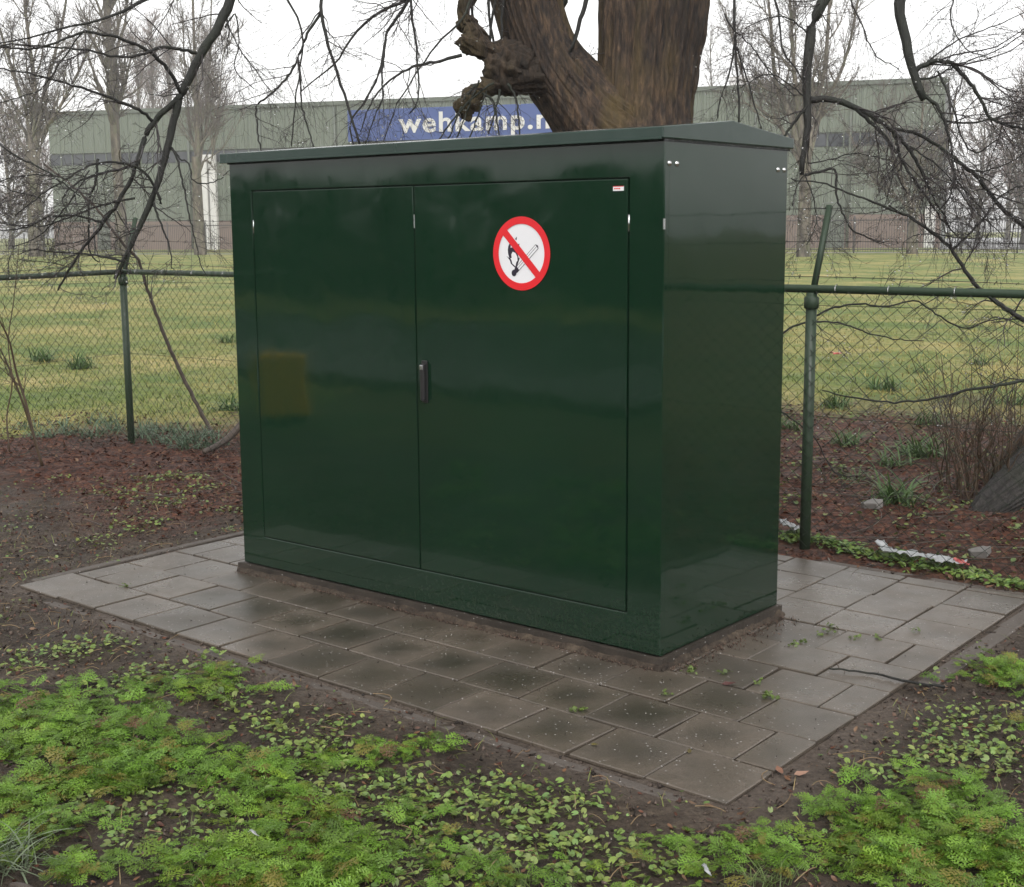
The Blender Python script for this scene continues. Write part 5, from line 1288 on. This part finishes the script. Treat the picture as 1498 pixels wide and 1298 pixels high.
# ------------------------------------------------------------------ strap-leaved clumps
def clump(px, py, nb, L0, w, label, col=(0.085, 0.14, 0.06), group=None, name='bulb_plant', spread=0.05, pos=None, up=(0.6, 1.4)):
    c = gp(px, py) if pos is None else np.array(pos, float); c[2] = 0.0
    nb = int(nb * 1.5); T, Fb = blade(1.15, w * 0.8, 6)
    p = np.column_stack([rng.normal(0, spread, (nb, 2)), np.full(nb, float(height(np.array([c[0]]), np.array([c[1]]))[0]) - 0.01)])
    V, F, t = inst(T, Fb, p, rng.uniform(0, 6.28, nb), rng.uniform(up[0], up[1], nb), rng.normal(0, 0.25, nb), L0 * rng.uniform(0.5, 1.1, nb), np.array(col) * rng.uniform(0.65, 1.4, (nb, 1)))
    e = empty(name, c, label, 'plant', group)
    return link('leaves', mesh_np('leaves', V, F, t), M['leaf'], e, world=False)
for k, (px, py) in enumerate(((60, 640), (100, 634), (135, 638), (165, 630), (90, 622), (205, 640), (235, 645), (262, 650), (285, 655), (310, 650), (250, 632), (300, 640), (150, 618), (215, 628), (40, 625), (275, 642))):
    clump(px, py, 42, 0.20, 0.028, 'grey-green strap-leaved bulb plant in the row along the left fence foot', (0.10, 0.16, 0.09), 'bulb plants along the left fence foot', spread=0.07)
for px, py, nb, L0, lab in ((62, 528, 60, 0.26, 'round dark green tuft in the field at far left, the left of a pair'), (116, 538, 60, 0.26, 'round dark green tuft in the field at far left, the right of a pair'),
                            (330, 500, 40, 0.22, 'green tuft in the grass against the left edge of the cabinet'), (1292, 568, 60, 0.24, 'dense dark strap-leaved clump in the middle of the right netting panel'),
                            (1222, 594, 50, 0.2, 'low strap-leaved clump just right of the fence post'), (1310, 735, 46, 0.27, 'tall upright strap-leaved clump on the mulch before the right shrub'),
                            (1344, 668, 60, 0.25, 'wide bright strap-leaved clump left of the right shrub'), (1308, 678, 36, 0.2, 'smaller strap-leaved clump beside the wide bright one'),
                            (1238, 648, 44, 0.2, 'flattened bright tuft a little right of the post foot'), (1240, 700, 30, 0.14, 'thin dull tuft among twigs right of the post'),
                            (1152, 628, 34, 0.2, 'green clump half hidden by the right edge of the cabinet'), (1436, 532, 34, 0.2, 'small round tuft in the grass towards the right edge'),
                            (1350, 545, 34, 0.16, 'pale low tuft in the turf above the right shrub'), (1362, 620, 40, 0.2, 'grey-green tuft over the top of the right shrub twigs'),
                            (338, 600, 40, 0.24, 'upright green tuft behind the fence close to the cabinet'), (1480, 590, 40, 0.2, 'green tuft at the right edge above the grey root')):
    clump(px, py, int(nb * 1.3), L0 * 1.35, 0.026, lab, (0.085, 0.15, 0.045), spread=0.07)
clump(-10, 1262, 130, 0.2, 0.016, 'bluish long-bladed grass tuft in the lower left corner', (0.16, 0.2, 0.12), name='grass_tuft', spread=0.05, up=(0.25, 1.3))
clump(1120, 1290, 60, 0.12, 0.016, 'short grass tuft at the lower edge right of centre', (0.12, 0.17, 0.05), name='grass_tuft', spread=0.05)
clump(735, 1292, 50, 0.12, 0.014, 'fresh grass tuft at the lower edge near the middle', (0.15, 0.2, 0.06), name='grass_tuft', spread=0.06)

# ------------------------------------------------------------------ litter, crumbs, dry stems, sticks
DLf = dead_leaf(); n = 26000
x = rng.uniform(-9.5, 1.8, n); y = rng.uniform(0.8, 9.0, n)
w_ = weights(x, y); keep = (w_[0] > rng.uniform(0.05, 0.9, n)) & ~in_paving(x, y, 0.02) & in_view(x, y); x, y = x[keep], y[keep]; n = len(x)
pal = np.array([(0.075, 0.026, 0.015), (0.115, 0.042, 0.022), (0.05, 0.02, 0.013), (0.15, 0.075, 0.04), (0.095, 0.05, 0.035), (0.2, 0.12, 0.07)])
tn = pal[rng.choice(6, n, p=[.3, .25, .2, .1, .12, .03])] * rng.uniform(0.6, 1.3, (n, 1))
l1 = inst(*DLf, np.stack([x, y, height(x, y) + rng.uniform(0, 0.02, n)], 1), rng.uniform(0, 6.28, n), rng.normal(0, 0.45, n), rng.normal(0, 0.5, n), rng.uniform(0.015, 0.05, n), tn)
n = 17000; x = rng.uniform(-6.5, 2.8, n); y = rng.uniform(-1.9, 3.0, n); keep = in_view(x, y) & ~in_paving(x, y, 0.04); x, y = x[keep], y[keep]; n = len(x)
tn = pal[rng.choice(6, n, p=[.15, .2, .2, .2, .15, .1])] * rng.uniform(0.6, 1.3, (n, 1))
l2 = inst(*DLf, np.stack([x, y, height(x, y) + rng.uniform(0, 0.012, n)], 1), rng.uniform(0, 6.28, n), rng.normal(0, 0.4, n), rng.normal(0, 0.4, n), rng.uniform(0.005, 0.03, n), tn)
gather('leaf_litter', [l1, l2], M['litter'], 'reddish brown leaf litter lying over the mulch and soil', 'leaf litter')
its = []
for k in range(6):
    T, Fc = chip(); n = 4200; x = rng.uniform(-5.5, 1.8, n); y = rng.uniform(-1.6, 3.0, n); keep = in_view(x, y) & ~in_paving(x, y, 0.0); x, y = x[keep], y[keep]; n = len(x)
    tn = np.array([0.075, 0.056, 0.045]) * rng.uniform(0.25, 2.1, (n, 1)); wh = rng.uniform(0, 1, n) > 0.975; tn[wh] = (0.34, 0.31, 0.27)
    its.append(inst(T, Fc, np.stack([x, y, height(x, y)], 1), rng.uniform(0, 6.28, n), rng.uniform(0, 3, n), rng.uniform(0, 3, n), rng.uniform(0.003, 0.015, n), tn))
gather('soil_crumbs', its, M['grit'], 'dark soil crumbs and a few pale grains beside the paving', 'soil')
its = []
T, Fc = chip(); n = 900; gi = rng.uniform(IL, 0, n); gj = rng.uniform(0, JB, n); x = GO[0] + GX[0] * gi + GY[0] * gj; y = GO[1] + GX[1] * gi + GY[1] * gj
keep = ~((x > CX - CW - .03) & (x < CX + .03) & (y > CY - .03)) | (x > CX + .04); x, y = x[keep], y[keep]; n = len(x)
tn = np.where(rng.uniform(0, 1, (n, 1)) > 0.5, np.array([[0.4, 0.38, 0.34]]), np.array([[0.035, 0.028, 0.022]])) * rng.uniform(0.6, 1.2, (n, 1))
its.append(inst(T, Fc, np.stack([x, y, np.full(n, 0.002)], 1), rng.uniform(0, 6.28, n), rng.uniform(0, 3, n), rng.uniform(0, 3, n), rng.uniform(0.002, 0.0065, n), tn))
# dirt washed against the base
n = 900; t = rng.uniform(0, 1, n); side = rng.uniform(0, 1, n) < 0.6
x = np.where(side, CX - CW * t, CX + 0.035 + np.abs(rng.normal(0, 0.05, n))); y = np.where(side, CY - 0.038 - np.abs(rng.normal(0, 0.012, n)) + 0.021 * t, CY + CD * t)
tn = np.array([[0.09, 0.06, 0.045]]) * rng.uniform(0.4, 2.0, (n, 1)); its.append(inst(T, Fc, np.stack([x, y, np.full(n, 0.003)], 1), rng.uniform(0, 6.28, n), rng.uniform(0, 3, n), rng.uniform(0, 3, n), rng.uniform(0.003, 0.010, n), tn))
gather('paving_grit', its, M['grit'], 'pale grit and dirt scattered on the wet paving', 'grit')
# dirt and moss lines in the slab joints come from the bed; dry stems over the foreground
n = 900; x = rng.uniform(-5.0, 1.8, n); y = rng.uniform(-1.9, 1.5, n); keep = in_view(x, y) & ~in_paving(x, y, 0.05); x, y = x[keep], y[keep]; n = len(x)
L = rng.uniform(0.015, 0.06, n) + 0.12 * rng.uniform(0, 1, n) ** 3; a = rng.uniform(0, 6.28, n); bow = rng.normal(0, 0.3, n)
t = np.linspace(0, 1, 6)
P = np.stack([x[:, None] + L[:, None] * (np.cos(a)[:, None] * t + np.sin(a)[:, None] * bow[:, None] * t * (1 - t) * 2), y[:, None] + L[:, None] * (np.sin(a)[:, None] * t - np.cos(a)[:, None] * bow[:, None] * t * (1 - t) * 2), height(x, y)[:, None] + 0.012 + rng.uniform(0.0, 0.25, n)[:, None] * L[:, None] * np.sin(t * np.pi * rng.uniform(0.5, 1, n)[:, None])], -1)
V, F = polytubes(P, np.full((n, 6), 0.0013) * rng.uniform(0.6, 1.5, n)[:, None], 4)
link('dry_stems', mesh_np('dry_stems', V, F), M['straw'], label='tan dry stems strewn over the foreground plants', cat='dry stems', kind='stuff')
n = 520; x = rng.uniform(-9, 1.5, n); y = rng.uniform(1.0, 8.5, n); w_ = weights(x, y); keep = (w_[0] > 0.3) & ~in_paving(x, y, 0.05); x, y = x[keep], y[keep]; n = len(x)
L = rng.uniform(0.1, 0.7, n); a = rng.uniform(0, 6.28, n); bow = rng.normal(0, 0.2, n)
P = np.stack([x[:, None] + L[:, None] * (np.cos(a)[:, None] * t + np.sin(a)[:, None] * bow[:, None] * t * (1 - t) * 2), y[:, None] + L[:, None] * (np.sin(a)[:, None] * t - np.cos(a)[:, None] * bow[:, None] * t * (1 - t) * 2), height(x, y)[:, None] + 0.02 + rng.uniform(-0.02, 0.2, n)[:, None] * L[:, None] * t], -1)
V, F = polytubes(P, rng.uniform(0.0012, 0.005, n)[:, None] * np.linspace(1, 0.5, 6)[None], 5)
link('fallen_twigs', mesh_np('fallen_twigs', V, F), M['stick'], label='loose brown twigs fallen over the leaf mulch', cat='twigs', kind='stuff')

# ------------------------------------------------------------------ shrubs of thin shoots
def shoots(name, base, n, hgt, lean, label, spread=0.12, r=0.006, twigs=4):
    c = np.array(base, float); c[2] = 0; e = empty(name, c, label, 'shrub')
    K = 9; tt = np.linspace(0, 1, K); b0_ = rng.normal(0, spread, (n, 2)); ang = rng.uniform(0, 6.28, n); ln = rng.uniform(0.0, lean, n); h_ = hgt * rng.uniform(0.45, 1.1, n)
    P = np.stack([b0_[:, :1] + (np.cos(ang) * ln)[:, None] * tt ** 1.4 * h_[:, None], b0_[:, 1:] + (np.sin(ang) * ln)[:, None] * tt ** 1.4 * h_[:, None], -0.03 + h_[:, None] * tt], -1)
    P += np.cumsum(rng.normal(0, 0.012, P.shape), axis=1) * np.array([1, 1, 0.2])
    Rr = r * rng.uniform(0.5, 1.2, n)[:, None] * np.linspace(1, 0.35, K)[None]
    for k in range(n):
        V, F = polytubes(P[k:k + 1], Rr[k:k + 1], 5); link('shoot', mesh_np('shoot', V, F, smooth=True), M['shoot'], e, world=False)
    a1 = grow(P, Rr, twigs, (hgt * 0.1, hgt * 0.4), (0.3, 1.0), 0.6, 0.4, 0.14, 6, 0.25, 1, 0.5, 0.0014)
    V, F = polytubes(*a1, 3); link('twigs', mesh_np('twigs', V, F), M['shoot'], e, world=False, kind='stuff')
shoots('shoot_shrub', gp(1432, 722), 62, 0.9, 0.55, 'thicket of thin brown upright shoots beside the grey root', 0.16, 0.0055, 5)
shoots('shoot_shrub', gp(1492, 640), 9, 1.0, 0.3, 'sparse tall brown shoots at the right edge behind the netting', 0.1, 0.005)
def sapl(name, pts, r, label):
    P = np.array([at(*p) for p in pts]); e = empty(name, (P[0][0], P[0][1], 0), label, 'sapling')
    S2 = smooth_path(P, 24); rr = np.linspace(r, r * 0.4, 24); V, F = polytubes(S2[None], rr[None], 7, True); link('stem', mesh_np('stem', V, F, smooth=True), M['shoot'], e)
    a1 = grow(S2[None], rr[None], 8, (0.1, 0.5), (0.3, 0.9), 0.5, 0.3, 0.14, 6, 0.3, 1, 0.5, 0.0014); a2 = grow(*a1, 3, (0.06, 0.2), (0.3, 1), 0.6, 0.2, 0.18, 4, 0.2, 1, 0.5, 0.0012)
    V, F = join_vf([polytubes(*a1, 4), polytubes(*a2, 3)]); link('twigs', mesh_np('twigs', V, F), M['shoot'], e, kind='stuff')
sapl('bare_sapling', [(62, 682, 9.95), (50, 640, 9.9), (38, 590, 9.85), (24, 545, 9.8), (14, 500, 9.7), (0, 470, 9.6), (-20, 430, 9.5)], 0.012, 'curved reddish sapling stem at the left edge, the thicker one')
sapl('bare_sapling', [(14, 662, 9.8), (10, 610, 9.8), (18, 560, 9.75), (12, 500, 9.7), (20, 440, 9.6), (28, 360, 9.5)], 0.006, 'thin straight sapling shoot at the left edge')
sapl('bare_sapling', [(48, 632, 10.4), (30, 580, 10.3), (5, 520, 10.2), (-20, 480, 10.1)], 0.011, 'grey sapling stem leaning off the left edge behind the reddish one')

# ------------------------------------------------------------------ single small things
tw_pts = [gp(1213, 978, 0.012), gp(1240, 981, 0.012), gp(1275, 985, 0.011), gp(1310, 993, 0.012), gp(1345, 1000, 0.01), gp(1382, 1004, 0.004)]
tg_ = empty('twig', gp(1213, 978), 'thin dark forked twig lying on the right slabs', 'twig')
link('stem', tube_mesh('stem', smooth_path(tw_pts, 24) + rng.normal(0, 0.0015, (24, 3)), np.linspace(0.0035, 0.006, 24), 7), M['bark_branch'], tg_)
link('spur', tube_mesh('spur', [gp(1228, 980, 0.012), gp(1226, 974, 0.02), gp(1222, 968, 0.03)], [0.0025, 0.002, 0.0015], 6), M['stick'], tg_)
link('spur', tube_mesh('spur', [gp(1236, 981, 0.012), gp(1235, 986, 0.012)], [0.0022, 0.0015], 6), M['stick'], tg_)
def fallen(px, py, size, col, label, yaw_=0.6, z=0.006):
    c = gp(px, py); T, Fl = dead_leaf(); V, F, t_ = inst(T, Fl, np.array([[0, 0, z]]), np.array([yaw_]), np.array([0.1]), np.array([0.15]), np.array([size]), np.array([col]))
    me = mesh_np('fallen_leaf', V, F, t_); o = link('fallen_leaf', me, M['litter'], label=label, cat='leaf'); o.location = (c[0], c[1], 0)
fallen(1066, 1003, 0.055, (0.10, 0.045, 0.04), 'dark red-brown leaf on the slab near the cabinet corner')
fallen(838, 940, 0.04, (0.42, 0.25, 0.12), 'small orange leaf standing against the concrete base', 1.2, 0.02)
fallen(1008, 1102, 0.03, (0.10, 0.08, 0.03), 'tiny dark leaf by the last slab joint of the front row', 2.0)
fallen(870, 1092, 0.03, (0.12, 0.1, 0.03), 'tiny olive leaf on a front row slab', 0.2)
fallen(1140, 1128, 0.05, (0.22, 0.11, 0.07), 'brown leaf on the soil touching the right paving edge', 2.4, 0.0)
fallen(1172, 1132, 0.05, (0.34, 0.2, 0.14), 'pinkish dry leaf on the soil right of the paving', 0.9, 0.0)
def crumple(name, pts, w, mat, label, cat, amp=0.02, n=36):
    P = smooth_path(np.array(pts), n); T_ = nrm(np.gradient(P, axis=0)); Sd = nrm(np.cross(T_, [0, 0, 1.0]))
    V = []
    for k in range(7):
        o = (k / 6 - 0.5) * w
        V.append(P + Sd * o * (0.6 + 0.8 * vnoise(np.arange(n) * 0.5, np.zeros(n), 3))[:, None] + np.stack([np.zeros(n), np.zeros(n), amp * (fbm(np.arange(n) * 0.45, np.full(n, k * 0.9), 8, 3)) + amp * 0.5], 1) + rng.normal(0, amp * 0.12, (n, 3)))
    V = np.stack(V, 1).reshape(-1, 3); k = np.arange(n - 1)[:, None] * 7; s = np.arange(6)[None]
    F = np.stack([k + s, k + s + 1, k + 8 + s, k + 7 + s], -1).reshape(-1, 4)
    c = np.array([P[0][0], P[0][1], 0]); o = link(name, mesh_np(name, V - c, F, smooth=False), mat, label=label, cat=cat); o.location = c
    md = o.modifiers.new('thickness', 'SOLIDIFY'); md.thickness = 0.001
crumple('plastic_wrap', [gp(1286, 800, .05), gp(1300, 812, .03), gp(1335, 818, .02), gp(1370, 824, .02), gp(1412, 832, .01)], 0.09, M['plastic'], 'torn pale plastic wrap lying along the foot of the right fence', 'litter', 0.03)
crumple('plastic_scrap', [gp(1142, 772, .02), gp(1158, 778, .02), gp(1168, 784, .01)], 0.07, M['plastic'], 'white plastic scrap at the right edge of the cabinet', 'litter', 0.04, 16)
crumple('red_wrapper', [gp(1396, 828, .015), gp(1406, 830, .02), gp(1416, 833, .01)], 0.05, M['red_litter'], 'small red wrapper at the right end of the torn plastic', 'litter', 0.03, 12)
crumple('field_litter', [gp(1216, 522, .03), gp(1223, 522, .08), gp(1230, 522, .03)], 0.08, M['red_litter'], 'red scrap of litter lying out on the grass', 'litter', 0.05, 12)
crumple('white_scrap', [gp(366, 1220, .07), gp(372, 1222, .08), gp(377, 1226, .07)], 0.02, M['plastic'], 'white speck of litter on the foreground cow parsley', 'litter', 0.01, 8)
crumple('white_scrap', [gp(1030, 1270, .05), gp(1034, 1278, .06), gp(1040, 1284, .05)], 0.02, M['plastic'], 'white torn scrap among leaves at the lower edge', 'litter', 0.01, 8)
def flat_stone(px, py, s, label):
    c = gp(px, py); n = 9; a = np.sort(rng.uniform(0, 6.28, n)); rr = s * rng.uniform(0.7, 1.1, n)
    me = MB().prism([(rr[i] * math.cos(a[i]), rr[i] * math.sin(a[i])) for i in range(n)], 2, -0.01, 0.03).mesh('flat_stone', 0.004, 1)
    o = link('flat_stone', me, M['stone'], label=label, cat='stone'); o.location = (c[0], c[1], float(height(np.array([c[0]]), np.array([c[1]]))[0]) + 0.015); o.rotation_euler = (0.12, -0.1, 0)
flat_stone(1277, 746, 0.07, 'flat grey stone on the mulch left of the shrub')
flat_stone(1434, 813, 0.065, 'flat grey stone lying low right under the root')
stk = [gp(18, 1297, 0.0), gp(35, 1300, .03), gp(60, 1315, .03)]
link('dead_stick', tube_mesh('dead_stick', smooth_path(stk, 10), np.linspace(0.012, 0.016, 10), 8), M['stick'], label='dark broken stick end in the lower left corner', cat='stick')

# ------------------------------------------------------------------ haze
hz = link('haze', MB().box(-340, 340, -160, 340, -1.2, 46).mesh('haze'), None, kind='stuff')
hm = bpy.data.materials.new('haze_air'); hm.use_nodes = True; hn = hm.node_tree; hn.nodes.clear()
pv = hn.nodes.new('ShaderNodeVolumePrincipled'); pv.inputs['Color'].default_value = (0.95, 0.94, 0.96, 1); pv.inputs['Density'].default_value = 0.0012
pv.inputs['Anisotropy'].default_value = 0.2
mo = hn.nodes.new('ShaderNodeOutputMaterial'); hn.links.new(pv.outputs[0], mo.inputs['Volume'])
hz.data.materials.append(hm)
